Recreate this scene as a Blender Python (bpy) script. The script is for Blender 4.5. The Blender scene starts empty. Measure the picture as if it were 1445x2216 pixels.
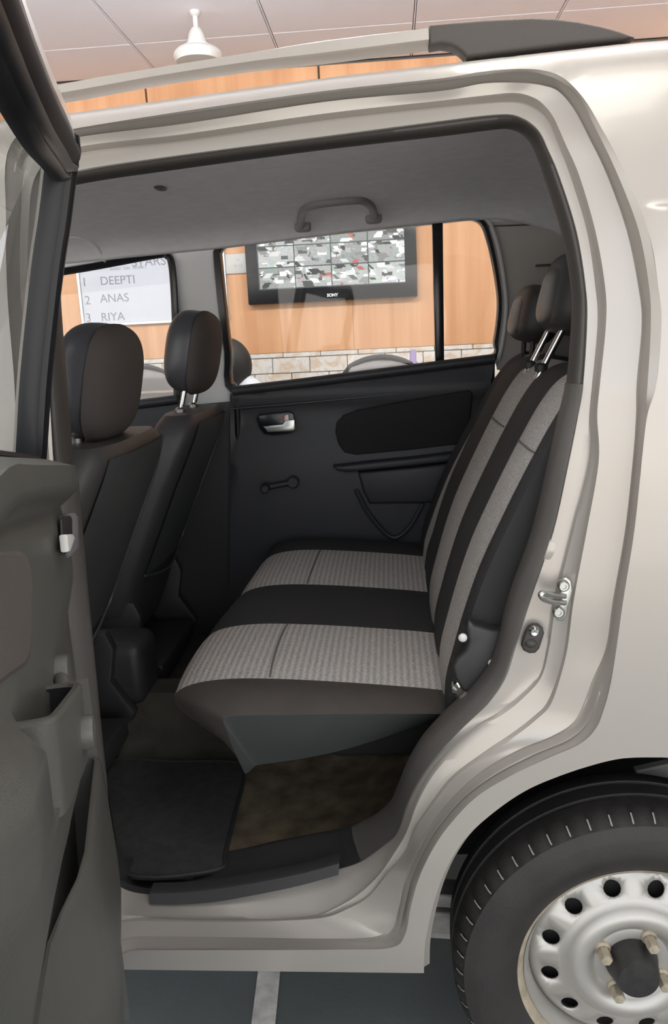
import bpy, bmesh, math, random
from mathutils import Vector, Matrix, geometry
random.seed(7)
R = math.radians
# ------------------------------------------------------------------ camera, world, lights, exposure
W, H, F = 1445.0, 2216.0, 1725.384
CP = Vector((0.07309, -1.04506, 1.27403)); YAW, PITCH, ROLL = -0.0772041, -0.2221666, -0.0481926
_f = Vector((math.sin(YAW)*math.cos(PITCH), math.cos(YAW)*math.cos(PITCH), math.sin(PITCH)))
_r = Vector((math.cos(YAW), -math.sin(YAW), 0)); _u = _r.cross(_f)
CR = math.cos(ROLL)*_r + math.sin(ROLL)*_u; CU = -math.sin(ROLL)*_r + math.cos(ROLL)*_u
scene = bpy.context.scene; COL = scene.collection
cd = bpy.data.cameras.new('camera'); cam = bpy.data.objects.new('camera', cd); COL.objects.link(cam)
cd.sensor_fit = 'VERTICAL'; cd.sensor_height = 24.0; cd.lens = 24.0*F/H; cd.clip_start = 0.02
M = Matrix((CR, CU, -_f)).transposed().to_4x4(); M.translation = CP; cam.matrix_world = M
scene.camera = cam
vs = scene.view_settings; vs.view_transform = 'Standard'; vs.look = 'None'; vs.gamma = 1; vs.use_curve_mapping = False
vs.exposure = 0.92
wd = bpy.data.worlds.new('sky'); scene.world = wd; wd.use_nodes = True
nt = wd.node_tree; bg = nt.nodes['Background']
tc = nt.nodes.new('ShaderNodeTexCoord'); sp = nt.nodes.new('ShaderNodeSeparateXYZ'); rp = nt.nodes.new('ShaderNodeValToRGB')
nt.links.new(tc.outputs['Generated'], sp.inputs[0])
mr = nt.nodes.new('ShaderNodeMapRange'); mr.inputs[1].default_value = -1; mr.inputs[2].default_value = 1
nt.links.new(sp.outputs['Z'], mr.inputs[0]); nt.links.new(mr.outputs[0], rp.inputs[0]); nt.links.new(rp.outputs[0], bg.inputs[0])
e = rp.color_ramp.elements
e[0].position = 0.46; e[0].color = (1.0, 0.95, 0.88, 1); e[1].position = 0.62; e[1].color = (0.86, 0.92, 1.0, 1)
q = e.new(0.52); q.color = (0.90, 0.86, 0.80, 1)
bg.inputs[1].default_value = 1.62
CEIL, WALLY = 2.56, 3.25

# ------------------------------------------------------------------ helpers
def ray(x, y): return _f + CR*((x-W/2)/F) - CU*((y-H/2)/F)
def onY(x, y, yy): d = ray(x, y); return CP + d*((yy-CP.y)/d.y)
def onZ(x, y, z): d = ray(x, y); return CP + d*((z-CP.z)/d.z)
def onX(x, y, xx): d = ray(x, y); return CP + d*((xx-CP.x)/d.x)
def lerp(a, b, t): return a+(b-a)*t
def pw(t, pts):
    if t <= pts[0][0]: return pts[0][1]
    for (a, va), (b, vb) in zip(pts, pts[1:]):
        if t <= b:
            k = (t-a)/(b-a); return va+(vb-va)*k
    return pts[-1][1]
def catmull(P, n, closed=False):
    P = [Vector(p) for p in P]; N = len(P); out = []
    for i in range(N if closed else N-1):
        g = (lambda k: P[k % N]) if closed else (lambda k: P[max(0, min(N-1, k))])
        a, b, c, d = g(i-1), g(i), g(i+1), g(i+2)
        for k in range(n):
            t = k/n
            out.append(0.5*((2*b)+(c-a)*t+(2*a-5*b+4*c-d)*t*t+(3*b-a-3*c+d)*t**3))
    if not closed: out.append(P[-1].copy())
    return out
WO = {}
def link(o, parent, origin):
    COL.objects.link(o); WO[o.name] = Vector(origin)
    if parent: o.parent = parent; o.location = Vector(origin)-WO[parent.name]
    else: o.location = origin
def mesh_obj(name, verts, faces, mat, parent=None, smooth=40, origin=None, kind=None, sub=0, mats=None, fm=None):
    verts = [Vector(v) for v in verts]
    if origin is None:
        xs = [v.x for v in verts]; ys = [v.y for v in verts]; zs = [v.z for v in verts]
        origin = Vector(((min(xs)+max(xs))/2, (min(ys)+max(ys))/2, min(zs)))
    me = bpy.data.meshes.new(name); me.from_pydata([v-origin for v in verts], [], faces); me.update()
    bm = bmesh.new(); bm.from_mesh(me); bmesh.ops.recalc_face_normals(bm, faces=bm.faces); bm.to_mesh(me); bm.free()
    if mats:
        for m_ in mats: me.materials.append(m_)
        for p_, k in zip(me.polygons, fm): p_.material_index = k
    else: me.materials.append(mat)
    if smooth:
        me.shade_smooth(); me.set_sharp_from_angle(angle=R(smooth))
    o = bpy.data.objects.new(name, me); link(o, parent, origin)
    if kind: o['kind'] = kind
    if sub:
        s = o.modifiers.new('s', 'SUBSURF'); s.levels = sub; s.render_levels = sub
    return o
def tag(o, label, cat=None, group=None):
    o['label'] = label
    if cat: o['category'] = cat
    if group: o['group'] = group
    return o
def empty(name, loc, parent=None):
    o = bpy.data.objects.new(name, None); o.empty_display_size = 0.1; link(o, parent, Vector(loc)); return o
class MB:
    def __init__(s): s.v = []; s.f = []
    def add(s, v, f):
        k = len(s.v); s.v += [Vector(a) for a in v]; s.f += [tuple(i+k for i in q) for q in f]; return s
    def grid(s, rows, cr=False, cp=False):
        n = len(rows[0]); m = len(rows); f = []
        for i in range(m if cp else m-1):
            for j in range(n if cr else n-1):
                a = i*n+j; b = i*n+(j+1) % n; c = ((i+1) % m)*n+(j+1) % n; d = ((i+1) % m)*n+j
                f.append((a, b, c, d))
        return s.add([p for r in rows for p in r], f)
    def caps(s, rows):
        for r in (rows[0], rows[-1]):
            c = sum((Vector(p) for p in r), Vector())/len(r); n = len(r)
            s.add([c]+list(r), [(0, i+1, (i+1) % n+1) for i in range(n)])
        return s
    def tube(s, path, rad, seg=10, cap=True, closed=False, flat=1.0, up=None):
        path = [Vector(p) for p in path]; N = len(path); rows = []; pn = None
        for i, p in enumerate(path):
            a = path[(i-1) % N] if closed else path[max(0, i-1)]; b = path[(i+1) % N] if closed else path[min(N-1, i+1)]
            t = (b-a).normalized()
            if pn is None:
                ref = Vector(up) if up else (Vector((0, 0, 1)) if abs(t.z) < .9 else Vector((1, 0, 0)))
                nn = (ref-t*ref.dot(t)).normalized()
            else: nn = (pn-t*pn.dot(t)).normalized()
            pn = nn; bb = t.cross(nn); r = rad(i/(max(1, N-1))) if callable(rad) else (rad[i] if isinstance(rad, (list, tuple)) else rad)
            rows.append([p+nn*(r*math.cos(2*math.pi*k/seg))+bb*(r*flat*math.sin(2*math.pi*k/seg)) for k in range(seg)])
        s.grid(rows, cr=True, cp=closed)
        if cap and not closed: s.caps(rows)
        return s
    def lathe(s, prof, center, axis='y', seg=48, arc=None):
        # prof: (radius, along)
        rows = []; c = Vector(center)
        n = seg
        for r, h in prof:
            row = []
            for k in range(n):
                a = 2*math.pi*k/n
                if axis == 'y': row.append(c+Vector((r*math.cos(a), h, r*math.sin(a))))
                elif axis == 'z': row.append(c+Vector((r*math.cos(a), r*math.sin(a), h)))
                else: row.append(c+Vector((h, r*math.cos(a), r*math.sin(a))))
            rows.append(row)
        return s.grid(rows, cr=True)
    def box(s, c, d, bev=0.0, seg=2, rot=None):
        bm = bmesh.new(); bmesh.ops.create_cube(bm, size=1)
        for v in bm.verts: v.co = Vector((v.co.x*d[0], v.co.y*d[1], v.co.z*d[2]))
        if bev: bmesh.ops.bevel(bm, geom=bm.edges[:], offset=bev, segments=seg, affect='EDGES', profile=.5)
        bm.verts.index_update(); m = rot or Matrix.Identity(3)
        s.add([m @ v.co+Vector(c) for v in bm.verts], [tuple(v.index for v in f.verts) for f in bm.faces]); bm.free(); return s
    def sell(s, c, d, e1=.5, e2=.5, rot=None, nu=24, nv=16, warp=None):
        # superellipsoid
        rows = []; m = rot or Matrix.Identity(3)
        sg = lambda a, k: math.copysign(abs(a)**k, a)
        for i in range(nv+1):
            ph = -math.pi/2+math.pi*i/nv
            row = []
            for k in range(nu):
                th = 2*math.pi*k/nu
                p = Vector((d[0]/2*sg(math.cos(ph), e1)*sg(math.cos(th), e2), d[1]/2*sg(math.cos(ph), e1)*sg(math.sin(th), e2), d[2]/2*sg(math.sin(ph), e1)))
                if warp: p = warp(p)
                row.append(m @ p+Vector(c))
            rows.append(row)
        return s.grid(rows, cr=True)
    def extrude(s, outline, vec, bev=0.0, seg=2):
        # planar outline (list of 3D), extruded by vec, edges bevelled
        vec = Vector(vec); o = [Vector(p) for p in outline]
        bm = bmesh.new(); vs_ = [bm.verts.new(p) for p in o]; f = bm.faces.new(vs_)
        r = bmesh.ops.extrude_face_region(bm, geom=[f])
        nv = [g for g in r['geom'] if isinstance(g, bmesh.types.BMVert)]
        bmesh.ops.translate(bm, verts=nv, vec=vec)
        bmesh.ops.recalc_face_normals(bm, faces=bm.faces)
        if bev:
            ed = [ed_ for ed_ in bm.edges if len(ed_.link_faces) == 2 and any(len(ff.verts) > 4 for ff in ed_.link_faces)] if len(o) > 4 else bm.edges[:]
            bmesh.ops.bevel(bm, geom=ed, offset=bev, segments=seg, affect='EDGES', profile=.5, clamp_overlap=True)
        bm.verts.index_update()
        s.add([v.co.copy() for v in bm.verts], [tuple(v.index for v in f.verts) for f in bm.faces]); bm.free(); return s
    def build(s, name, mat, parent=None, **k): return mesh_obj(name, s.v, s.f, mat, parent, **k)
def copy_tree(o, parent=None, loc=None):
    c = o.copy(); COL.objects.link(c); c.parent = parent
    if loc is not None: c.location = loc
    for ch in o.children: copy_tree(ch, c)
    return c
def inpoly(p, poly):
    x, y = p; r = False; n = len(poly)
    for i in range(n):
        x1, y1 = poly[i]; x2, y2 = poly[(i+1) % n]
        if (y1 > y) != (y2 > y) and x < (x2-x1)*(y-y1)/(y2-y1)+x1: r = not r
    return r
def cdt(outer, holes, extra):
    """triangulate a 2D region; returns (points, triangles)"""
    P = []; E = []
    for loop in [outer]+holes:
        k = len(P); n = len(loop); P += [Vector((a, b)) for a, b in loop]; E += [(k+i, k+(i+1) % n) for i in range(n)]
    for q_ in extra:
        if inpoly(q_, outer) and not any(inpoly(q_, h) for h in holes): P.append(Vector(q_))
    v, e_, f, *_ = geometry.delaunay_2d_cdt(P, E, [], 0, 1e-6)
    keep = []
    for t in f:
        c = (v[t[0]]+v[t[1]]+v[t[2]])/3
        if inpoly(c, outer) and not any(inpoly(c, h) for h in holes): keep.append(tuple(t))
    used = sorted({i for t in keep for i in t}); mp = {i: k for k, i in enumerate(used)}
    return [v[i] for i in used], [tuple(mp[i] for i in t) for t in keep]

# ------------------------------------------------------------------ materials
MT = {}
def mat(name, col, rough=.5, metal=0.0, var=0.0, vscale=8.0, bump=0.0, bscale=200.0, coat=0.0, spec=.5, emit=None, estr=0.0, sheen=0.0):
    m = bpy.data.materials.new(name); m.use_nodes = True; n = m.node_tree; b = n.nodes['Principled BSDF']
    b.inputs['Base Color'].default_value = (*col, 1); b.inputs['Roughness'].default_value = rough; b.inputs['Metallic'].default_value = metal
    b.inputs['Coat Weight'].default_value = coat; b.inputs['Coat Roughness'].default_value = .08; b.inputs['Specular IOR Level'].default_value = spec
    if sheen: b.inputs['Sheen Weight'].default_value = sheen
    if emit: b.inputs['Emission Color'].default_value = (*emit, 1); b.inputs['Emission Strength'].default_value = estr
    if var or bump:
        t = n.nodes.new('ShaderNodeTexCoord')
    if var:
        nz = n.nodes.new('ShaderNodeTexNoise'); nz.inputs['Scale'].default_value = vscale; nz.inputs['Detail'].default_value = 6
        n.links.new(t.outputs['Object'], nz.inputs['Vector'])
        rr = n.nodes.new('ShaderNodeValToRGB'); rr.color_ramp.elements[0].position = .3; rr.color_ramp.elements[1].position = .7
        rr.color_ramp.elements[0].color = (*[c*(1-var) for c in col], 1); rr.color_ramp.elements[1].color = (*[min(1, c*(1+var)) for c in col], 1)
        n.links.new(nz.outputs[0], rr.inputs[0]); n.links.new(rr.outputs[0], b.inputs['Base Color'])
    if bump:
        n2 = n.nodes.new('ShaderNodeTexNoise'); n2.inputs['Scale'].default_value = bscale; n2.inputs['Detail'].default_value = 2
        n.links.new(t.outputs['Object'], n2.inputs['Vector'])
        bp = n.nodes.new('ShaderNodeBump'); bp.inputs['Strength'].default_value = bump; bp.inputs['Distance'].default_value = .002
        n.links.new(n2.outputs[0], bp.inputs['Height']); n.links.new(bp.outputs[0], b.inputs['Normal'])
    MT[name] = m; return m
paint = mat('silver_paint', (.40, .370, .337), .36, .32, coat=.35)
paint_in = mat('silver_primer', (.36, .34, .31), .42, .35, var=.06, vscale=5)
rubber = mat('rubber', (.045, .040, .037), .55)
trimg = mat('grey_trim', (.085, .078, .072), .5, bump=.15, bscale=900)
trimb = mat('black_trim', (.028, .028, .029), .48, bump=.15, bscale=900)
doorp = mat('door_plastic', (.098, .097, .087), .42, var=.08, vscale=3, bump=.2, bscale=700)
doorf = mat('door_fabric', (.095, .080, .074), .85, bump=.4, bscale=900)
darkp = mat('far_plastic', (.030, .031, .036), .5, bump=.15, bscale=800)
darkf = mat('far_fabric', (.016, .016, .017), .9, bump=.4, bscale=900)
liner = mat('headliner_cloth', (.84, .83, .86), .95, var=.04, vscale=30, bump=.3, bscale=900)
pillarg = mat('pillar_grey', (.55, .55, .55), .55, bump=.1, bscale=600)
blackc = mat('seat_black', (.032, .031, .032), .75, bump=.5, bscale=1400)
vinyl = mat('seat_vinyl', (.055, .058, .058), .38, var=.15, vscale=4, bump=.2, bscale=500)
browncl = mat('cushion_side_cloth', (.060, .051, .044), .85, var=.1, vscale=20, bump=.4, bscale=1200)
frontc = mat('front_seat_cover', (.042, .040, .040), .5, bump=.3, bscale=700)
carpet = mat('carpet', (.145, .11, .072), 1, var=.45, vscale=22, bump=1.0, bscale=500)
carp_shaded = mat('carpet_shaded', (.05, .047, .038), 1, var=.3, vscale=12, bump=1.0, bscale=500)  # darker copy of the carpet, footwell shade put into its colour
matm = mat('mat_pile', (.038, .037, .036), 1, var=.2, vscale=60, bump=1.0, bscale=700)
chrome = mat('chrome', (.82, .82, .80), .16, 1.0)
zinc = mat('zinc', (.55, .56, .54), .35, 1.0)
steelw = mat('wheel_silver', (.42, .40, .37), .42, .5, var=.08, vscale=9)
rimdirt = mat('rim_edge', (.42, .36, .27), .5, .4, var=.25, vscale=40)
tyre = mat('tyre_rubber', (.022, .019, .0175), .65, var=.25, vscale=14, bump=.3, bscale=250)
tread = mat('tread_rubber', (.060, .050, .045), .85, var=.3, vscale=30)
blackh = mat('hub_black', (.022, .021, .020), .5, var=.3, vscale=60)
rust = mat('rusty_steel', (.42, .40, .38), .6, .6, var=.35, vscale=18)
under = mat('underbody', (.020, .019, .018), .9)
wood_c = (.66, .40, .22)
ceilm = mat('ceiling_tile_white', (.90, .895, .95), .85)
stripm = mat('ceiling_strip', (.70, .70, .70), .5)
whitep = mat('white_plastic', (.64, .63, .60), .4)
tvblack = mat('tv_bezel', (.012, .013, .016), .22)
boardm = mat('whiteboard_face', (.64, .66, .73), .25)
ink = mat('marker_ink', (.30, .31, .36), .7)
alu = mat('aluminium', (.75, .76, .78), .35, .8)
skinm = mat('skin', (.30, .17, .11), .55)
hairm = mat('hair', (.02, .018, .016), .6)
shirt = mat('white_shirt', (.75, .76, .80), .8)
trous = mat('trousers', (.04, .045, .06), .8)
meshg = mat('chair_mesh', (.33, .31, .30), .8, bump=.6, bscale=400)
chplas = mat('chair_plastic', (.05, .05, .055), .5)
purple = mat('purple_plastic', (.42, .33, .62), .35)
redm = mat('red_mark', (.75, .06, .06), .4)
silverh = mat('handle_silver', (.62, .62, .60), .3, .7)
linem = mat('floor_paint', (.66, .62, .57), .8, var=.25, vscale=30)
def floor_mat():
    m = mat('floor_grey', (.135, .148, .145), .55, var=.18, vscale=3, bump=.25, bscale=60); return m
floorm = floor_mat()
def fabric_stripe(name='grey_rib_fabric', axis='X', sc=26):
    m = mat(name, (.26, .25, .24), .95); n = m.node_tree; b = n.nodes['Principled BSDF']
    t = n.nodes.new('ShaderNodeTexCoord'); 
    w = n.nodes.new('ShaderNodeTexWave'); w.wave_type = 'BANDS'; w.bands_direction = axis; w.inputs['Scale'].default_value = sc; w.inputs['Distortion'].default_value = .6; w.inputs['Detail'].default_value = 2; w.inputs['Detail Scale'].default_value = 3
    nz = n.nodes.new('ShaderNodeTexNoise'); nz.inputs['Scale'].default_value = 260; nz.inputs['Detail'].default_value = 3
    n.links.new(t.outputs['Object'], w.inputs['Vector']); n.links.new(t.outputs['Object'], nz.inputs['Vector'])
    mx = n.nodes.new('ShaderNodeMath'); mx.operation = 'MULTIPLY_ADD'; mx.inputs[1].default_value = .35
    n.links.new(w.outputs[1], mx.inputs[0]); n.links.new(nz.outputs[0], mx.inputs[2])
    rr = n.nodes.new('ShaderNodeValToRGB'); rr.color_ramp.elements[0].position = .25; rr.color_ramp.elements[1].position = 1.0
    rr.color_ramp.elements[0].color = (.26, .245, .23, 1); rr.color_ramp.elements[1].color = (.64, .60, .565, 1)
    n.links.new(mx.outputs[0], rr.inputs[0]); n.links.new(rr.outputs[0], b.inputs['Base Color'])
    bp = n.nodes.new('ShaderNodeBump'); bp.inputs['Strength'].default_value = .6; bp.inputs['Distance'].default_value = .003
    n.links.new(mx.outputs[0], bp.inputs['Height']); n.links.new(bp.outputs[0], b.inputs['Normal']); return m
seamm = mat('seam_thread', (.15, .145, .14), .9); greyf = fabric_stripe(); greyb = fabric_stripe('grey_back_fabric', 'Z', 110)
def wood_mat():
    m = mat('wood_veneer', wood_c, .4); n = m.node_tree; b = n.nodes['Principled BSDF']
    t = n.nodes.new('ShaderNodeTexCoord'); mp = n.nodes.new('ShaderNodeMapping'); mp.inputs['Scale'].default_value = (9, 9, .35)
    oi = n.nodes.new('ShaderNodeObjectInfo'); ad = n.nodes.new('ShaderNodeVectorMath'); ad.operation = 'ADD'
    n.links.new(t.outputs['Object'], ad.inputs[0]); n.links.new(oi.outputs['Location'], ad.inputs[1]); n.links.new(ad.outputs[0], mp.inputs[0])
    nz = n.nodes.new('ShaderNodeTexNoise'); nz.inputs['Scale'].default_value = 1.6; nz.inputs['Detail'].default_value = 8; nz.inputs['Distortion'].default_value = .4
    n.links.new(mp.outputs[0], nz.inputs[0])
    rr = n.nodes.new('ShaderNodeValToRGB'); rr.color_ramp.elements[0].position = .3; rr.color_ramp.elements[1].position = .72
    rr.color_ramp.elements[0].color = (.64, .31, .145, 1); rr.color_ramp.elements[1].color = (.80, .455, .25, 1)
    n.links.new(nz.outputs[0], rr.inputs[0]); n.links.new(rr.outputs[0], b.inputs['Base Color']); return m
wood = wood_mat()
def stone_mat():
    m = mat('stone_tile', (.7, .66, .6), .5); n = m.node_tree; b = n.nodes['Principled BSDF']
    t = n.nodes.new('ShaderNodeTexCoord'); oi = n.nodes.new('ShaderNodeObjectInfo'); ad = n.nodes.new('ShaderNodeVectorMath'); ad.operation = 'ADD'
    ml = n.nodes.new('ShaderNodeVectorMath'); ml.operation = 'SCALE'; ml.inputs['Scale'].default_value = 3.7
    n.links.new(oi.outputs['Location'], ml.inputs[0]); n.links.new(t.outputs['Object'], ad.inputs[0]); n.links.new(ml.outputs[0], ad.inputs[1])
    nz = n.nodes.new('ShaderNodeTexNoise'); nz.inputs['Scale'].default_value = 9; nz.inputs['Detail'].default_value = 7; nz.inputs['Distortion'].default_value = 1.5
    n.links.new(ad.outputs[0], nz.inputs[0])
    rr = n.nodes.new('ShaderNodeValToRGB'); el = rr.color_ramp.elements; el[0].position = .25; el[0].color = (.58, .54, .52, 1); el[1].position = .75; el[1].color = (.88, .83, .76, 1)
    k = el.new(.45); k.color = (.80, .76, .71, 1); k = el.new(.62); k.color = (.66, .52, .38, 1)
    n.links.new(nz.outputs[0], rr.inputs[0]); n.links.new(rr.outputs[0], b.inputs['Base Color']); return m
stone = stone_mat(); grout = mat('grout', (.16, .15, .14), .9)
def glass_mat(name, tint=(.97, .99, .98)):
    m = bpy.data.materials.new(name); m.use_nodes = True; n = m.node_tree; n.nodes.remove(n.nodes['Principled BSDF'])
    tr = n.nodes.new('ShaderNodeBsdfTransparent'); tr.inputs[0].default_value = (*tint, 1)
    gl = n.nodes.new('ShaderNodeBsdfGlossy'); gl.inputs['Roughness'].default_value = .02
    lw = n.nodes.new('ShaderNodeLayerWeight'); lw.inputs[0].default_value = .5; pwn = n.nodes.new('ShaderNodeMath'); pwn.operation = 'POWER'; pwn.inputs[1].default_value = 5
    fr = n.nodes.new('ShaderNodeMath'); fr.operation = 'MULTIPLY_ADD'; fr.inputs[1].default_value = .94; fr.inputs[2].default_value = .05; mx = n.nodes.new('ShaderNodeMixShader')
    n.links.new(lw.outputs['Facing'], pwn.inputs[0]); n.links.new(pwn.outputs[0], fr.inputs[0]); n.links.new(fr.outputs[0], mx.inputs[0]); n.links.new(tr.outputs[0], mx.inputs[1]); n.links.new(gl.outputs[0], mx.inputs[2])
    n.links.new(mx.outputs[0], n.nodes['Material Output'].inputs[0]); return m
glass = glass_mat('window_glass')
tubem = mat('added_tube_glow', (.9, .9, .9), .5, emit=(.95, .97, 1.0), estr=66.0)  # glow of the added tubes
lampm = mat('added_lamp_face', (.9, .9, .9), .5, emit=(1.0, .97, .93), estr=4.0)  # glow of the added ceiling panels

# ------------------------------------------------------------------ room
fl = MB().box((0, .2, -.05), (14, 6.6, .1)).build('floor', floorm, kind='structure', smooth=0)
a, b_, c_, d_ = onZ(558, 2105, 0), onZ(612, 2105, 0), onZ(592, 2216, 0), onZ(544, 2216, 0)
dv = (a-d_).normalized()
MB().extrude([(p.x, p.y, .0005) for p in (a+dv*2.2, b_+dv*2.2, c_-dv*1.2, d_-dv*1.2)], (0, 0, .0015)).build('painted_line', linem, fl, smooth=0)
wl = MB().box((0, WALLY+.1, 1.3), (14, .16, 2.6)).build('wall_back', grout, kind='structure', smooth=0)
PX = [-3.716+.8715*i for i in range(10)]
for i in range(9):     # wood cladding panels: tall ones and a frieze above
    x0, x1 = PX[i], PX[i+1]
    MB().box(((x0+x1)/2, WALLY+.008, 2.28), (x1-x0-.010, .024, .54), .001, 1).build('wood_panel', wood, wl, smooth=0)
    MB().box(((x0+x1)/2+.12, WALLY+.008, 1.592), (x1-x0-.001, .024, .828), .0006, 1).build('wood_panel', wood, wl, smooth=0)
proto = None; TW, TH = .197, .079
for r in range(13):
    z1 = 1.15-r*(TH+.003); off = (r % 2)*.1
    for k in range(19):
        x = -2.05+k*(TW+.003)+off
        if proto is None:
            proto = MB().box((x, WALLY+.012, z1-TH/2), (TW, .022, TH), .0025, 1).build('stone_tile', stone, wl, smooth=0); pl = proto.location.copy(); px0, pz0 = x, z1
        else:
            o = proto.copy(); COL.objects.link(o); o.location = pl+Vector((x-px0, -random.random()*.003, z1-pz0))
proto = None
for k in range(19):
    x = -2.05+k*(TW+.003)+.06
    if proto is None: proto = MB().box((x, WALLY+.010, 1.1645), (TW, .03, .023), .0025, 1).build('stone_cap', stone, wl, smooth=0); pl = proto.location.copy(); px0 = x
    else:
        o = proto.copy(); COL.objects.link(o); o.location = pl+Vector((x-px0, 0, 0))
ce = MB().box((0, .4, CEIL+.08), (11, 5.9, .1)).build('ceiling', stripm, kind='structure', smooth=0)
JX = [-.40+.625*i for i in range(-8, 9)]; JY = [3.236, 2.80]+[2.80-.61*i for i in range(1, 9)]
proto = {}
ADDED_LAMPS = {(6, 4): 'added unseen square flush ceiling light panel above the front seats', (9, 4): 'added unseen square flush ceiling light panel above the load bay', (6, 6): 'added unseen square flush ceiling light panel above the open door edge', (9, 6): 'added unseen square flush ceiling light panel above the rear wheel side', (11, 0): 'added unseen cut down ceiling light panel touching the wood clad wall'}  # added panels out of view, there to brighten the room
for i in range(len(JX)-1):
    for j in range(len(JY)-1):
        c = ((JX[i]+JX[i+1])/2, (JY[j]+JY[j+1])/2, CEIL+.012); dy = JY[j]-JY[j+1]
        if (i, j) in ADDED_LAMPS:
            l = empty('added_ceiling_lamp', (c[0], c[1], CEIL)); tag(l, ADDED_LAMPS[(i, j)], 'lamp', 'added flush ceiling lights')
            MB().box((c[0], c[1], CEIL+.016), (.60, dy-.02, .03), .003, 1).build('added_lamp_frame', whitep, l)
            MB().box((c[0], c[1], CEIL-.002), (.54, dy-.08, .01), .002, 1).build('added_lamp_diffuser', lampm, l)
            continue
        if j > 0 and 1 in proto:
            o = proto[1].copy(); COL.objects.link(o); o.location = pl+Vector((c[0]-pc[0], c[1]-pc[1], 0)); continue
        o = MB().box(c, (.613, dy-.006, .024), .003, 1).build('ceiling_tile', ceilm, ce, smooth=0)
        if j > 0: proto[1] = o; pl = o.location.copy(); pc = c
for i in range(1, len(JX)-1): MB().box((JX[i], (JY[0]+JY[-1])/2, CEIL+.006), (.005, JY[0]-JY[-1], .012), .001, 1).build('ceiling_strip', ceilm, ce, smooth=0)
for k, (x, y) in enumerate(((-2.6, 1.30), (-.5, 1.30), (1.6, 1.30))):  # unseen tubes added to brighten the ceiling and the cabin
    l = tag(empty('added_tube_lamp', (x, y, 2.33)), ('added unseen suspended tube light above the bonnet end of the car', 'added unseen suspended tube light above the middle of the car roof', 'added unseen suspended tube light above the tail of the car')[k], 'lamp', 'added suspended tube lights')
    MB().tube([(x-.58, y, 2.34), (x+.58, y, 2.34)], .015, 10).build('tube', tubem, l)
    MB().box((x, y, 2.375), (1.22, .05, .03), .004, 1).build('batten', whitep, l)
    for dx in (-.62, .62): MB().box((x+dx*.97, y, 2.355), (.02, .04, .05), .004, 1).build('end_holder', whitep, l)
    for dx in (-.4, .4): MB().tube([(x+dx, y, 2.385), (x+dx, y, CEIL)], .003, 6).build('hanger_wire', alu, l)
wside = mat('side_wall_paint', (.74, .72, .68), .8)
MB().box((-5.5, .3, 1.3), (.1, 5.8, 2.6)).build('wall_left', wside, kind='structure', smooth=0)
MB().box((5.2, .3, 1.3), (.1, 5.8, 2.6)).build('wall_right', wside, kind='structure', smooth=0)

# ------------------------------------------------------------------ car: shared geometry
car = tag(empty('car', (-.1, .74, 0)), 'silver hatchback car with its rear door standing open', 'car')
ZT = [(-1.6, 1.54), (-.9, 1.578), (-.36, 1.599), (-.006, 1.623), (.248, 1.634), (.417, 1.640), (.7, 1.640), (1.0, 1.625)]
BASE = [(.22, .03), (.32, .012), (.5, 0), (1.08, 0), (1.2, .010), (1.35, .036), (1.5, .072), (1.6, .104), (1.7, .14)]
_c = onY(1392, 446, .045); ZC, XC = _c.z, _c.x
def ysk(x, z):
    k = max(0, min(1, (x-XC)/.02)); g = max(0, min(1, (ZC+.004-z)/.008))
    return pw(z, BASE)+.075*math.exp(-max(0, pw(x, ZT)-z)/.016)-.006*k*g*max(0, min(1, 1-(ZC-z)/.35))
def side(px, py, off=0.0):
    y = off
    for _ in range(12):
        P = onY(px, py, y); y = ysk(P.x, P.z)+off
    return onY(px, py, y)
T7 = (.085, .068, .060, .040, .031, .005, 0)
S7 = (.20, .115, .068, .056, .030, .005, 0)
def row(y, xs): return [(x, y) for x in xs]
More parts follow.
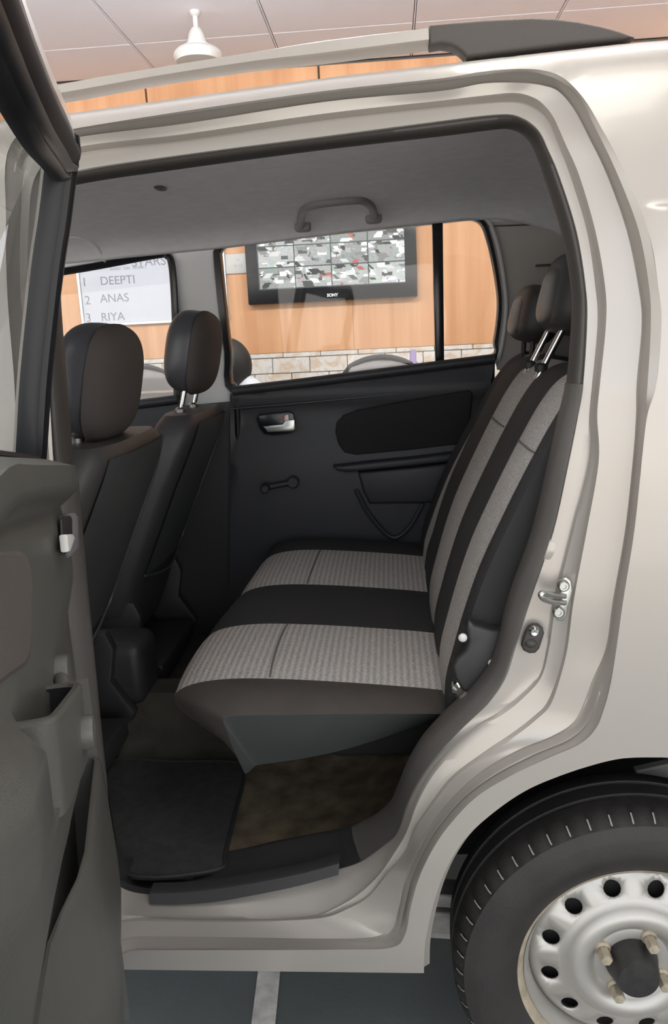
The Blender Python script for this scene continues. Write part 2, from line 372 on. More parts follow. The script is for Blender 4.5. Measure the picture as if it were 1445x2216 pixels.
ST = [
  ([(246,1850),(200,1850),(193,1850),(186,1850),(178,1850),(150,1850),(145,1850)], 0),
 ([(194,1400),(146,1400),(140,1400),(133,1400),(124,1400),(100,1400),(95,1400)], 0),
 (row(1000, (151,118,106,93,80,48,44)), 0), (row(800, (133,107,94,80,66,33,29)), 0),
 (row(640, (121,97,84,62,45,20,16)), 0), (row(480, (114,95,83,62,45,17,13)), 0),
 ([(125,415),(105,405),(96,390),(80,375),(60,350),(28,315),(24,311)], 0),
 ([(168,396),(165,374),(160,334),(155,321),(140,302),(120,290),(118,286)], 0),
 ([(400,362),(400,338),(400,303),(400,290),(400,267),(400,246),(400,240)], 0),
 ([(700,322),(700,299),(700,260),(700,246),(700,220),(700,203),(700,197)], 0),
 ([(950,293),(950,266),(950,231),(950,218),(950,197),(950,176),(950,170)], 0),
 ([(1045,281),(1045,254),(1045,222),(1045,207),(1045,180),(1045,162),(1045,155)], 0),
 ([(1095,276),(1100,251),(1100,219),(1114,201),(1128,179),(1128,155),(1128,149)], 0),
 ([(1122,281),(1128,259),(1136,223),(1156,212),(1178,185),(1178,162),(1183,154)], 0),
 ([(1142,295),(1150,273),(1167,240),(1181,232),(1211,198),(1217,179),(1222,171)], 0),
 ([(1156,315),(1167,292),(1189,265),(1200,259),(1244,237),(1255,215),(1264,215)], 0),
 ([(1168,345),(1183,326),(1208,309),(1222,309),(1275,295),(1289,279),(1302,279)], 0),
 (row(380, (1180,1206,1236,1253,1316,1337,1354)), 0), (row(500, (1217,1244,1272,1288,1359,1382,1402)), 0),
 (row(620, (1238,1264,1290,1309,1384,1404,1424)), 0), (row(700, (1238,1267,1295,1311,1392,1408,1431)), 0),
 (row(830, (1227,1259,1283,1298,1381,1401,1420)), 0), (row(900, (1211,1247,1277,1292,1380,1395,1400)), 0),
 (row(1000, (1189,1226,1273,1295,1372,1385,1388)), 0), (row(1150, (1153,1193,1236,1269,1356,1369,1372)), 0),
 (row(1300, (1100,1142,1199,1241,1330,1345,1348)), 0), (row(1400, (1077,1109,1183,1228,1315,1331,1334)), 0),
 ([(1055,1455),(1087,1466),(1165,1465),(1212,1466),(1285,1470),(1318,1480),(1321,1480)], 0),
 ([(1014,1505),(1053,1518),(1122,1510),(1191,1525),(1262,1530),(1303,1535),(1306,1536)], 0),
 ([(975,1542),(1020,1551),(1080,1543),(1165,1553),(1240,1566),(1285,1575),(1288,1578)], .05),
 ([(935,1580),(985,1586),(1035,1570),(1120,1589),(1195,1593),(1250,1608),(1253,1611)], .1),
 ([(900,1622),(940,1634),(975,1622),(1053,1633),(1122,1622),(1180,1639),(1183,1642)], .2),
 ([(875,1670),(905,1684),(930,1678),(985,1682),(1040,1670),(1100,1676),(1103,1680)], .3),
 ([(858,1715),(880,1735),(900,1735),(940,1735),(975,1730),(1025,1722),(1028,1727)], .4),
 ([(838,1752),(860,1793),(877,1800),(899,1794),(925,1795),(963,1788),(967,1792)], .55),
 ([(805,1780),(835,1820),(850,1845),(877,1847),(894,1855),(927,1844),(931,1847)], .7),
 ([(760,1797),(783,1858),(815,1895),(838,1891),(877,1899),(902,1899),(906,1901)], .85),
 ([(730,1804),(735,1875),(770,1935),(797,1941),(862,1970),(885,1960),(889,1961)], 1),
 ([(690,1810),(700,1884),(725,1962),(745,1970),(849,2008),(873,2020),(876,2023)], 1),
 ([(650,1818),(650,1893),(680,1980),(700,1986),(815,2028),(845,2048),(846,2051)], 1),
 ([(600,1827),(590,1905),(610,1988),(620,1992),(700,2032),(740,2052),(740,2055)], 1),
 ([(541,1842),(500,1920),(510,1988),(510,1994),(550,2029),(560,2053),(560,2056)], 1),
 ([(470,1860),(410,1931),(400,1985),(400,1994),(410,2027),(410,2053),(410,2056)], 1),
 ([(380,1880),(325,1932),(310,1980),(305,1992),(300,2026),(300,2053),(300,2056)], 1),
 ([(300,1885),(262,1915),(235,1960),(225,1985),(215,2025),(210,2053),(210,2056)], .9),
]
NS = len(ST); SUBN = 6
def contour(k): return catmull([side(*s[0][k], lerp(T7[k], S7[k], s[1])) for s in ST], SUBN, True)
K = [contour(k) for k in range(7)]
def mix(A, B, t, dy=0.0): return [a.lerp(b, t)+Vector((0, dy, 0)) for a, b in zip(A, B)]
GA = [max(0, min(1, (math.hypot(a.x-b.x, a.z-b.z)-.014)/.016)) for a, b in zip(K[5], K[4])]
def mixg(t, dy): return [a.lerp(b, t)+Vector((0, dy*g, 0)) for a, b, g in zip(K[5], K[4], GA)]
# silver stepped flange round the opening
rows = [K[6], mix(K[6], K[5], .7), K[5], mixg(.12, .004), mixg(.36, .006), mixg(.46, -.003), mixg(.62, -.004), mixg(.74, .005), mixg(.92, .004), K[4], mix(K[4], K[3], .06, -.002), mix(K[4], K[3], .5, -.001), mix(K[4], K[3], .94), K[3], mix(K[3], K[2], .10, .004), mix(K[3], K[2], .5, .002), mix(K[3], K[2], .90, -.002), K[2], mix(K[2], K[1], .08, .001), mix(K[2], K[1], .5, -.001), mix(K[2], K[1], .92, -.003), K[1],
        [p+Vector((0, .03, -.05*max(0, min(1, 3*(ST[(i//SUBN) % NS][1]-.4))))) for i, p in enumerate(K[1])]]
tag(MB().grid(rows, cr=True).build('door_opening_frame', paint, car, smooth=34), 'stepped silver flange round the door opening')
# outer skin: quarter panel, roof edge, sill
ARCH = [(1445,1639),(1349,1641),(1271,1659),(1193,1686),(1134,1713),(1076,1752),(1017,1803),(982,1850),(958,1897),(939,1952),(923,2022),(918,2061),(917,2106)]
arch = catmull([side(*p) for p in ARCH], 4)
WC = Vector((.4253, .03, .281))
ra = (Vector((arch[0].x, 0, arch[0].z))-Vector((WC.x, 0, WC.z))).length
rarc = [(WC.x+.0+ra*math.sin(t), WC.z+ra*math.cos(t)) for t in [math.atan2(arch[0].x-WC.x, arch[0].z-WC.z)+R(8)*i for i in range(1, 11)]]
outer = [(x, pw(x, ZT)) for x in [-.62, -.5, -.36, -.2, -.006, .12, .248, .33, .417, .55, .7, .85, .98]]
outer += [(1.0, z) for z in (1.5, 1.3, 1.1, .9, .7, .5, .35)]
outer += [(.9, .26), (.80, .26)]
outer += [p for p in reversed(rarc) if p[1] > .27]+[(p.x, p.z) for p in arch]
sl = [side(x, lerp(2106, 2098, (917-x)/675)) for x in (800, 650, 500, 350, 240, 120)]
outer += [(p.x, p.z) for p in sl]+[(-.62, sl[-1].z)]
hole = [(p.x, p.z) for p in K[6]]
ex = [(-.6+.04*i+.0007*j, .22+.04*j+.0003*i) for i in range(41) for j in range(37)]+[(x/50, pw(x/50, ZT)-dz) for x in range(-30, 50) for dz in (.006, .013, .021, .03)]+[(XC-.02+.01*i, ZC+dz) for i in range(62) for dz in (-.012, -.0045, 0, .0045, .012)]
P2, T2 = cdt(outer, [hole], ex)
sk = [Vector((p.x, ysk(p.x, p.y), p.y)) for p in P2]
body = tag(mesh_obj('body_side_panel', sk, T2, paint, car, smooth=60), 'smooth silver outer body side panel')
# returned edges: wheel arch lip and sill underside
lip = [Vector((x, ysk(x, z), z)) for x, z in reversed(rarc)]+arch
MB().grid([lip, [p+Vector((0, .012, 0)) for p in lip], [Vector((lerp(p.x, WC.x, .03), p.y+.02, lerp(p.z, WC.z, .03))) for p in lip]]).build('wheel_arch_lip', paint, car)
bl = [arch[-1]]+sl+[Vector((-.62, sl[-1].y, sl[-1].z))]
MB().grid([bl, [p+Vector((0, .01, -.006)) for p in bl], [p+Vector((0, .12, -.006)) for p in bl]]).build('sill_underside', paint, car)
# roof skin
xs = [-1.6+.1*i for i in range(27)]
rr_ = []
for t in (0, .01, .03, .07, .15, .3, .5, .7, .85, .93, .97, .99, 1.0):
    yy = .179+(1.475-.358)*t; crown = .028*(1-(2*t-1)**4)
    rr_.append([Vector((x, ysk(x, pw(x, ZT)) if t == 0 else yy+.004, pw(x, ZT)+crown)) for x in xs])
tag(MB().grid(rr_).build('roof_panel', paint, car), 'silver roof panel')
# far outer side above belt (narrow) : cant rail strip
# ------------------------------------------------------------------ door seal (ribbed rubber) and dark trims
i0, i1 = 2*SUBN, 21*SUBN+1
A, B = K[1][i0:i1], K[0][i0:i1]
def dense(P, n): return catmull(P, n)
A, B = dense(A, 5), dense(B, 5)
rowsS = []
for i, (a, b) in enumerate(zip(A, B)):
    d = b-a; w = d.length; d.normalize(); out = Vector((0, -1, 0)); amp = .0012 if i % 2 else 0
    rw = [a+Vector((0, .004, 0)), a+d*w*.05+out*.004, a+d*w*.28+out*(.0095), a+d*w*.50+out*(.0115-amp), a+d*w*.72+out*(.0085-amp), a+d*w*.93+out*.001, b+Vector((0, .008, 0)), b+Vector((0, .03, 0))-d*.006]
    rowsS.append(rw)
tag(MB().grid(rowsS).build('door_seal', rubber, car, smooth=70), 'ribbed black rubber door seal')
j0 = 21*SUBN; j1 = 37*SUBN
def trim_strip(i0, i1, mt, name, prof, label=None):
    rws = []
    for i in range(i0, i1+1):
        a, b = K[1][i % len(K[1])], K[0][i % len(K[0])]; d = b-a
        rws.append([a+d*t+Vector((0, dy, 0)) for t, dy in prof])
    o = MB().grid(rws).build(name, mt, car, smooth=50)
    if label: tag(o, label)
    return o
trim_strip(j0, 36*SUBN, trimg, 'pillar_trim', [(-.02, .012), (0, -.004), (.06, -.011), (.35, -.013), (.72, -.010), (.86, -.008), (.97, .004), (1.0, .012), (.6, .05)], 'dark grey rear pillar and wheel arch trim')
trim_strip(36*SUBN-1, 43*SUBN, trimb, 'sill_trim', [(-.02, .008), (0, -.006), (.10, -.008), (.33, -.006), (.40, .0), (.46, .008), (.70, .008), (.96, .006), (1.0, .012), (.6, .05)], 'black plastic door sill trim')
trim_strip(43*SUBN, 45*SUBN+2, trimb, 'pillar_trim', [(-.02, .012), (0, -.004), (.08, -.01), (.4, -.012), (.8, -.008), (.97, .004), (1.0, .012), (.6, .05)])
trim_strip(0, 2*SUBN-1, trimg, 'pillar_trim', [(-.02, .012), (0, -.004), (.08, -.01), (.4, -.012), (.8, -.008), (.97, .004), (1.0, .012), (.6, .05)])
# scuff plate lip under the sill trim
SU = [(735,1862),(650,1885),(560,1903),(470,1918),(390,1926),(325,1927)]; SL = [(732,1893),(650,1916),(560,1935),(470,1951),(390,1957),(325,1956)]
up_ = catmull([side(*p, .100) for p in SU], 4); lo_ = catmull([side(*p, .090) for p in SL], 4)
rws = []
for a, b in zip(up_, lo_): rws.append([a+Vector((0, .02, 0)), a, a.lerp(b, .1)+Vector((0, -.004, 0)), a.lerp(b, .9)+Vector((0, -.004, 0)), b, b+Vector((0, .02, 0))])
m_ = MB().grid(rws); m_.caps([rws[0], rws[-1]]); tag(m_.build('scuff_plate', trimb, car), 'black scuff plate lip')
# ------------------------------------------------------------------ roof rail
rail = tag(empty('roof_rail', onY(640, 130, .2), car), 'silver roof rail with black end cap')
RT = [(-60, 212), (150,172),(350,138),(550,106),(700,82),(928,54)]; RB = [(-60, 240), (150,206),(350,170),(550,140),(700,124),(928,95)]
top_ = catmull([onY(*p, .20) for p in RT], 6); bot_ = catmull([onY(*p, .20) for p in RB], 6)
rws = [[b+Vector((0, .004, .003)), b.lerp(t, .25), b.lerp(t, .9)+Vector((0, .006, 0)), t+Vector((0, .012, 0)), t+Vector((0, .03, 0)), b+Vector((0, .03, 0))] for t, b in zip(top_, bot_)]
MB().grid(rws, cr=True).caps([rws[0], rws[-1]]).build('rail_bar', paint, rail)
EC = [(928,53),(990,47),(1050,42),(1150,37),(1200,39),(1250,45),(1300,55),(1340,66),(1375,79),(1340,86),(1240,95),(1100,112),(1010,124),(1000,112),(990,104),(975,97),(955,94),(929,98)]
MB().extrude([onY(*p, .198) for p in EC], (0, .036, 0), .006, 3).build('rail_end_cap', rubber if False else mat('rail_cap_plastic', (.058, .050, .046), .6, bump=.3, bscale=500), rail)
ECF = [(-60, 212), (-60, 250), (-160, 270), (-220, 262), (-140, 230)]
MB().extrude([onY(*p, .198) for p in ECF], (0, .036, 0), .004, 2).build('rail_end_cap', MT['rail_cap_plastic'], rail)
# ------------------------------------------------------------------ wheel arch liner, axle, underbody, wheel
N = 40
MB().grid([[Vector((lerp(p.x, WC.x, .03-.03*min(1, dy/.1)), p.y+.02+dy, lerp(p.z, WC.z, .03-.03*min(1, dy/.1)))) for p in lip] for dy in (0, .06, .16, .36)]).build('wheel_arch_liner', under, car)
MB().box((WC.x+.02, .385, .42), (.60, .02, .36)).build('wheel_arch_liner', under, car)
MB().extrude([onY(*p, .21) for p in [(1376,1670),(1445,1655),(1600,1650),(1600,1720),(1445,1703),(1384,1692)]], (0, .02, 0), .003, 1).build('inner_body_panel', paint_in, car)
pa = onY(905, 1975, .25); pb = onY(1010, 1990, .25)
ax = MB()
for (y0, y1, dy) in ((1938, 1965, 0), (1968, 2012, -.01), (2014, 2036, .004)):
    P_ = [onY(860, y0-4, .22), onY(1080, y0+6, .22), onY(1080, y1+10, .22), onY(860, y1-4, .22)]
    ax.extrude([p+Vector((0, dy, 0)) for p in P_], (0, .05, 0), .004, 1)
tag(ax.build('trailing_arm', rust, car), 'weathered steel suspension arm behind the sill')
MB().box((-.62, .74, .26), (1.3, 1.1, .04)).build('underbody', under, car)
wheel = tag(empty('rear_wheel', (WC.x, .1, 0), car), 'silver steel rear wheel with worn black tyre')
TR = .281
prof = [(.176, .035), (.186, .028), (.196, .018), (.212, .009), (.230, .006), (.246, .010), (.250, .0105), (.262, .017), (.266, .018), (.272, .026), (.276, .034)]
seg = 216
rows_ = []; cy = 0.0
for r, h in prof:
    rw = []
    for k in range(seg):
        a = 2*math.pi*k/seg; rad = r; yo = h
        if r >= .268 and k % 4 == 0: rad -= .003; yo += .006
        rw.append(Vector((WC.x+rad*math.cos(a), yo, WC.z+rad*math.sin(a))))
    rows_.append(rw)
tp = [(.2795, .044), (.281, .052), (.281, .070), (.274, .072), (.274, .078), (.281, .080), (.281, .105), (.274, .107), (.274, .113), (.281, .115), (.279, .140), (.270, .152), (.25, .16), (.2, .155), (.176, .14)]
for r, h in tp:
    rw = []
    for k in range(seg):
        a = 2*math.pi*k/seg; rad = r-(.005 if (r > .277 and k % 4 == 0 and h < .06) else 0)
        rw.append(Vector((WC.x+rad*math.cos(a), h, WC.z+rad*math.sin(a))))
    rows_.append(rw)
tag(MB().grid(rows_, cr=True).build('tyre', tyre, wheel, smooth=35), 'worn black tyre')
sp2 = MB()
for k in range(0, seg, 4):
    a = 2*math.pi*k/seg
    pts_ = []
    for r_, h_ in ((.2655, .021), (.2715, .0275), (.2765, .037)):
        for da in (-.0042, .0042): pts_.append(Vector((WC.x+r_*math.cos(a+da), h_, WC.z+r_*math.sin(a+da))))
    sp2.add(pts_, [(0, 1, 3, 2), (2, 3, 5, 4)])
sp2.build('tread_slots', mat('slot_pale', (.30, .28, .26), .9), wheel, smooth=0, kind='stuff')  # pale strips laid in the tread slots
MB().lathe([(.168, .050), (.172, .042), (.177, .033), (.182, .030), (.184, .034), (.181, .040), (.176, .046)], (WC.x, 0, WC.z), 'y', 96).build('rim_flange', rimdirt, wheel)
MB().lathe([(.170, .044), (.166, .052), (.160, .060), (.158, .075), (.158, .14), (.170, .15)], (WC.x, 0, WC.z), 'y', 96).build('rim_barrel', steelw, wheel)
hn = 12
def circ(r, n, c=(0, 0), ph=0): return [(c[0]+r*math.cos(ph+2*math.pi*i/n), c[1]+r*math.sin(ph+2*math.pi*i/n)) for i in range(n)]
holes = [circ(.0135, 14, (.128*math.cos(R(14)+2*math.pi*i/hn), .128*math.sin(R(14)+2*math.pi*i/hn))) for i in range(hn)]
exr = [p for r in (.03, .04, .05, .058, .064, .069, .074, .08, .086, .092, .098, .104, .110, .146, .151, .155) for p in circ(r, 72, ph=r*9)]
P3, T3 = cdt(circ(.158, 96), holes+[circ(.022, 32)], exr)
DP = [(0, .062), (.045, .062), (.062, .060), (.068, .052), (.076, .044), (.084, .042), (.092, .045), (.102, .058), (.112, .063), (.146, .072), (.152, .080), (.158, .090)]
vs3 = [Vector((WC.x+p.x, pw(p.length, DP), WC.z+p.y)) for p in P3]
dsk = mesh_obj('wheel_disc', vs3, T3, steelw, wheel, smooth=60); sm = dsk.modifiers.new('t', 'SOLIDIFY'); sm.thickness = .004; sm.offset = 1
MB().lathe([(.0, .15), (.150, .15), (.150, .095), (.10, .088), (.0, .088)], (WC.x, 0, WC.z), 'y', 48).build('brake_drum', under, wheel)
MB().lathe([(.042, .064), (.040, .050), (.036, .036), (.034, .022), (.031, .016), (.012, .014), (.0, .014)], (WC.x, 0, WC.z), 'y', 40).build('hub_cap', blackh, wheel)
MB().lathe([(.060, .062), (.058, .056), (.050, .054), (.041, .056), (.040, .064)], (WC.x, 0, WC.z), 'y', 48).build('hub_ring', steelw, wheel)
for i in range(4):
    a = R(62)+i*math.pi/2; c = Vector((WC.x+.052*math.cos(a), 0, WC.z+.052*math.sin(a)))
    m_ = MB()
    m_.lathe([(.0125, .060), (.0125, .052), (.0095, .048)], c, 'y', 24); m_.lathe([(.0098, .050), (.0098, .030), (.0085, .027), (.0, .026)], c, 'y', 6)
    m_.build('lug_nut', rimdirt, wheel, smooth=25)
    a2 = a+math.pi/4; c2 = (WC.x+.053*math.cos(a2), .058, WC.z+.053*math.sin(a2))
# ------------------------------------------------------------------ striker, switch on the near pillar
def pillar_pt(px, py, off=.052): return side(px, py, off)
stk = tag(empty('door_striker', side(1215, 1290, .05), car), 'zinc door striker loop')
PL = [(1222,1246),(1232,1254),(1236,1275),(1232,1295),(1226,1310),(1224,1330),(1216,1342),(1204,1340),(1198,1328),(1203,1312),(1212,1300),(1210,1280),(1211,1262),(1214,1250)]
MB().extrude([side(*p, .046) for p in PL], (0, -.007, 0), .002, 2).build('striker_plate', zinc, stk)
for p in ((1219, 1268), (1208, 1325)):
    c = side(*p, .034); MB().lathe([(.0085, .006), (.0085, -.001), (.006, -.004), (.0035, -.004), (.003, -.0015), (0, -.0015)], c, 'y', 16).build('striker_screw', zinc, stk)
lp = catmull([side(1222,1290,.04), side(1200,1288,.030), side(1178,1284,.012), side(1170,1287,.008), side(1178,1297,.012), side(1200,1303,.030), side(1222,1304,.04)], 5)
MB().tube(lp, .0042, 10).build('striker_loop', zinc, stk)
dsw = tag(empty('courtesy_switch', side(1150, 1378, .05), car), 'black rubber courtesy light switch')
SW = [(1140,1352),(1150,1346),(1162,1346),(1172,1354),(1175,1366),(1170,1382),(1165,1398),(1156,1408),(1142,1409),(1130,1403),(1125,1392),(1128,1378),(1134,1362)]
MB().extrude([side(*p, .057) for p in SW], (0, -.012, 0), .005, 3).build('switch_boot', rubber, dsw)
c = side(1155, 1366, .044); MB().lathe([(.0075, .004), (.0075, -.002), (.005, -.006), (.002, -.006), (0, -.005)], c, 'y', 16).build('switch_screw', chrome, dsw)
c = side(1148, 1392, .046); MB().sell(c, (.018, .012, .014), 1, 1, nu=14, nv=8).build('switch_button', rubber, dsw)
c = side(1192, 1193, .064); MB().lathe([(.019, .004), (.017, .0015), (.012, -.0005), (0, -.001)], c, 'y', 24).build('pressed_boss', paint, car)
c = side(822, 1975, .044); MB().lathe([(.018, .012), (.016, .009), (.012, .0085), (0, .008)], c, 'y', 24).build('body_plug', paint, car)
# ------------------------------------------------------------------ interior shell
FLZ = .345
# floor pan and tunnel
fx = [-1.5, -.9, -.75, -.62, -.45, -.3, -.12, 0, .12, .3]
fz = lambda x: pw(x, [(-.1, FLZ), (.06, FLZ+.02), (.25, .55), (.5, .6)])
rws = []
for y in (.16, .2, .3, .45, .58, .64, .70, .78, .84, .90, 1.05, 1.2, 1.30, 1.36):
    tun = .10*math.exp(-((y-.74)/.09)**4)
    rws.append([Vector((x, y, fz(x)+tun)) for x in fx])
MB().grid(rws).build('floor_carpet', carpet, car)
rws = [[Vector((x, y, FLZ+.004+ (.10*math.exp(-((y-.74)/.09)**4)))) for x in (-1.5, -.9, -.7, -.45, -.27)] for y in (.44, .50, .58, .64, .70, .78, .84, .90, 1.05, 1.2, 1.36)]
MB().grid(rws).build('floor_carpet', carp_shaded, car)  # dark sheet over the carpet where the floor lies in shade
# headliner
HLF = [(q.x, q.z) for q in [onY(*p, 1.33) for p in [(-300,640),(60,588),(340,538),(400,528),(480,514),(700,490),(1020,458),(1200,455)]]]
def hl(x, t):
    # t 0 near edge .. 1 far window top
    prof = [(0, .195, -.066), (.05, .23, -.054), (.12, .30, -.046), (.25, .45, -.036), (.5, .74, -.030), (.7, 1.0, -.032), (.8, 1.12, -.036), (.88, 1.20, -.044), (.94, 1.26, -.060), (.97, 1.295, -.080)]
    y = pw(min(t, .97), [(a, b) for a, b, c in prof]); z = pw(x, ZT)+pw(min(t, .97), [(a, c) for a, b, c in prof])
    if t > .97:
        k = (t-.97)/.03; y = lerp(y, 1.330, k); z = lerp(z, pw(x, HLF)+.006, k)
    return Vector((x, y, z))
def hzz(x, y):
    a, b = 0.0, 1.0
    for _ in range(24):
        m = (a+b)/2
        if hl(x, m).y < y: a = m
        else: b = m
    return hl(x, a).z
def onHL(px, py, off=0.0):
    y = .3
    while y < 1.33:
        P = onY(px, py, y)
        if P.z >= hzz(P.x, y): break
        y += .004
    return P-ray(px, py).normalized()*off
rws = []
hx = [-1.4+.1*i for i in range(18)]+[.38, .45, .52, .60]
for t in [i/40 for i in range(39)]+[.96, .97, .985, 1.0]:
    rw = []
    for x in hx:
        p = hl(x, t)
        if x > .3: p.z -= (x-.3)**2*.9
        rw.append(p)
    rws.append(rw)
tag(MB().grid(rws).build('headliner', liner, car, smooth=80), 'light grey cloth headliner')
# far cant rail / window surround built on the plane of the far door
YF = 1.335
def fy(px, py, off=0.0): return onY(px, py, YF+off)
def ring_panel(name, outer, inner, mt, parent, dy=.0, th=.02, n=4, label=None, prof=None):
    """a closed moulded frame between two pixel outlines on the far side plane"""
    O = catmull([fy(*p, dy) for p in outer], n, True); I = catmull([fy(*p, dy) for p in inner], n, True)
    rws = [[a+Vector((0, th, 0)) for a in O], O, mix(O, I, .15, -.006), mix(O, I, .85, -.006), I, [a+Vector((0, th, 0)) for a in I]]
    o = MB().grid(rws, cr=True).build(name, mt, parent, smooth=50)
    if label: tag(o, label)
    return o
def sheet(name, outline, y, mt, parent, holes=[], grid=.06, th=0.0, yfun=None, label=None):
    out = [onY(*p, y) for p in outline]; hs = [[onY(*p, y) for p in h] for h in holes]
    xs = [p.x for p in out]; zs = [p.z for p in out]; ex = []
    i = min(xs)
    while i < max(xs):
        k = min(zs)
        while k < max(zs): ex.append((i+.0003*len(ex) % .002, k)); k += grid
        i += grid
    P, T = cdt([(p.x, p.z) for p in out], [[(p.x, p.z) for p in h] for h in hs], ex)
    v = [Vector((p.x, y+(yfun(p.x, p.y) if yfun else 0), p.y)) for p in P]
    o = mesh_obj(name, v, T, mt, parent, smooth=50)
    if th: sm = o.modifiers.new('t', 'SOLIDIFY'); sm.thickness = th; sm.offset = 0
    if label: tag(o, label)
    return o
WIN_R = [(478,560),(478,546),(486,536),(510,532),(700,508),(900,488),(1005,476),(1028,477),(1042,488),(1052,512),(1064,560),(1074,620),(1077,660),(1074,700),(1068,740),(1062,769),(955,782),(800,802),(650,821),(513,838),(500,760),(488,660)]
WIN_RO = [(461,558),(463,540),(474,527),(506,521),(700,497),(900,476),(1008,465),(1034,467),(1050,479),(1061,506),(1073,556),(1083,618),(1086,660),(1083,704),(1077,745),(1071,781),(957,795),(800,815),(650,834),(500,851),(484,762),(471,660)]
WIN_F = [(-300,660),(60,606),(200,582),(340,556),(358,558),(368,575),(374,640),(378,760),(380,858),(300,872),(100,898),(-300,940)]
# far upper trim (cant rail, pillars), with both window openings cut out
UPO = [(-320,520),(100,470),(300,455),(480,445),(700,420),(900,405),(1100,395),(1290,390),(1300,600),(1290,800),(1075,800),(1071,781),(500,851),(505,900),(370,905),(-320,980)]
tag(sheet('upper_side_trim', UPO, YF+.012, pillarg, car, [WIN_RO, [(-310,655),(60,596),(200,572),(340,546),(364,548),(376,568),(383,640),(386,760),(388,870),(300,883),(100,909),(-310,950)]], .05), 'light grey pillar and roof edge trim')
rd = tag(empty('rear_door', fy(790, 1250), car), 'closed rear door with dark inner panel')
ring_panel('window_frame', WIN_RO, WIN_R, tvblack, rd, -.004, .03)
sheet('window_glass', WIN_R, YF+.022, glass, rd)
DV = [(934,486),(957,484),(960,782),(941,785)]
MB().extrude([fy(*p, .018) for p in DV], (0, -.022, 0), .003, 2).build('window_divider', tvblack, rd)
# bright edge of the pillar beside the quarter glass
pth = catmull([fy(*p, -.012) for p in [(1010,463),(1040,464),(1058,480),(1070,508),(1082,556),(1092,618),(1095,660),(1092,705),(1086,745),(1078,780)]], 5)
MB().tube(pth, .006, 8).build('pillar_edge', pillarg, car)
pth = catmull([fy(*p, -.002) for p in [(120,588),(200,574),(340,548),(362,551),(373,568),(379,640),(383,760),(385,860)]], 5)
MB().tube(pth, .006, 8).build('pillar_edge', pillarg, car)
# door panel
DPO = [(500,851),(650,834),(800,815),(957,795),(1071,781),(1068,860),(1040,960),(990,1080),(985,1200),(980,1380),(800,1420),(500,1420)]
def dpy(x, z):
    return -.03*(1/(1+math.exp(-(.97-z)*25)))*1.0 - .02*math.exp(-((z-1.10)/.03)**2)
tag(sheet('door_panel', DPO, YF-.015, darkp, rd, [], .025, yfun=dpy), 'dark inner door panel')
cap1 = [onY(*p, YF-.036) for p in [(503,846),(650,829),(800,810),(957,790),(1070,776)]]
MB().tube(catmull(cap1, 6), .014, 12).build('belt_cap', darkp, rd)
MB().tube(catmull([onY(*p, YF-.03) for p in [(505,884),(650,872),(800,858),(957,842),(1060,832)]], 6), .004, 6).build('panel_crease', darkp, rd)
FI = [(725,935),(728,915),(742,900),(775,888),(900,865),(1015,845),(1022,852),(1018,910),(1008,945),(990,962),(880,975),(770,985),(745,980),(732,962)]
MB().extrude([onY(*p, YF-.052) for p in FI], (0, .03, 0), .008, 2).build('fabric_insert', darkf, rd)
AR = [(722,1004),(740,1002),(800,995),(900,985),(1000,972),(1000,990),(900,1002),(800,1012),(752,1016),(732,1013)]
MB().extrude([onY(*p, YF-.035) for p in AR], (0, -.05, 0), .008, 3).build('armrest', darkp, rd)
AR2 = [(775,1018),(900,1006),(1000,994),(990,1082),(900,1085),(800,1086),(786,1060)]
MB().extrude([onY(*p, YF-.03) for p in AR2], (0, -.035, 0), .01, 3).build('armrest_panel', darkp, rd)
PK = catmull([onY(*p, YF-.062) for p in [(770,1060),(790,1100),(820,1140),(845,1162),(865,1160),(890,1135),(915,1090)]], 6)
MB().tube(PK, .007, 8).build('map_pocket_rim', darkp, rd)
hr = onY(600, 915, YF-.045)
RC = [(556,905),(562,897),(580,894),(625,890),(636,895),(640,912),(638,930),(628,937),(590,941),(572,938),(562,925)]
MB().extrude([onY(*p, YF-.04) for p in RC], (0, -.012, 0), .004, 2).build('handle_recess', tvblack, rd)
MB().extrude([onY(*p, YF-.058) for p in [(570,922),(612,917),(618,909),(638,907),(639,928),(634,932),(580,934)]], (0, -.012, 0), .004, 2).build('release_handle', silverh, rd)
MB().extrude([onY(*p, YF-.056) for p in [(616,897),(626,895),(627,909),(615,911)]], (0, -.010, 0), .002, 1).build('lock_knob', silverh, rd)
MB().extrude([onY(*p, YF-.056) for p in [(613,899),(617,897),(617,909),(613,909)]], (0, -.0105, 0), .001, 1).build('lock_mark', redm, rd)
c1, c2 = onY(635, 1042, YF-.05), onY(576, 1055, YF-.07)
m_ = MB(); m_.lathe([(.018, .02), (.018, -.018), (.014, -.022), (0, -.022)], c1, 'y', 24); m_.tube([c1+Vector((0, -.012, 0)), c2+Vector((0, .002, 0))], .009, 10); m_.lathe([(.014, .008), (.013, -.030), (.009, -.034), (0, -.034)], c2, 'y', 20)
tag(m_.build('window_crank', darkp, rd), 'dark window winder handle')
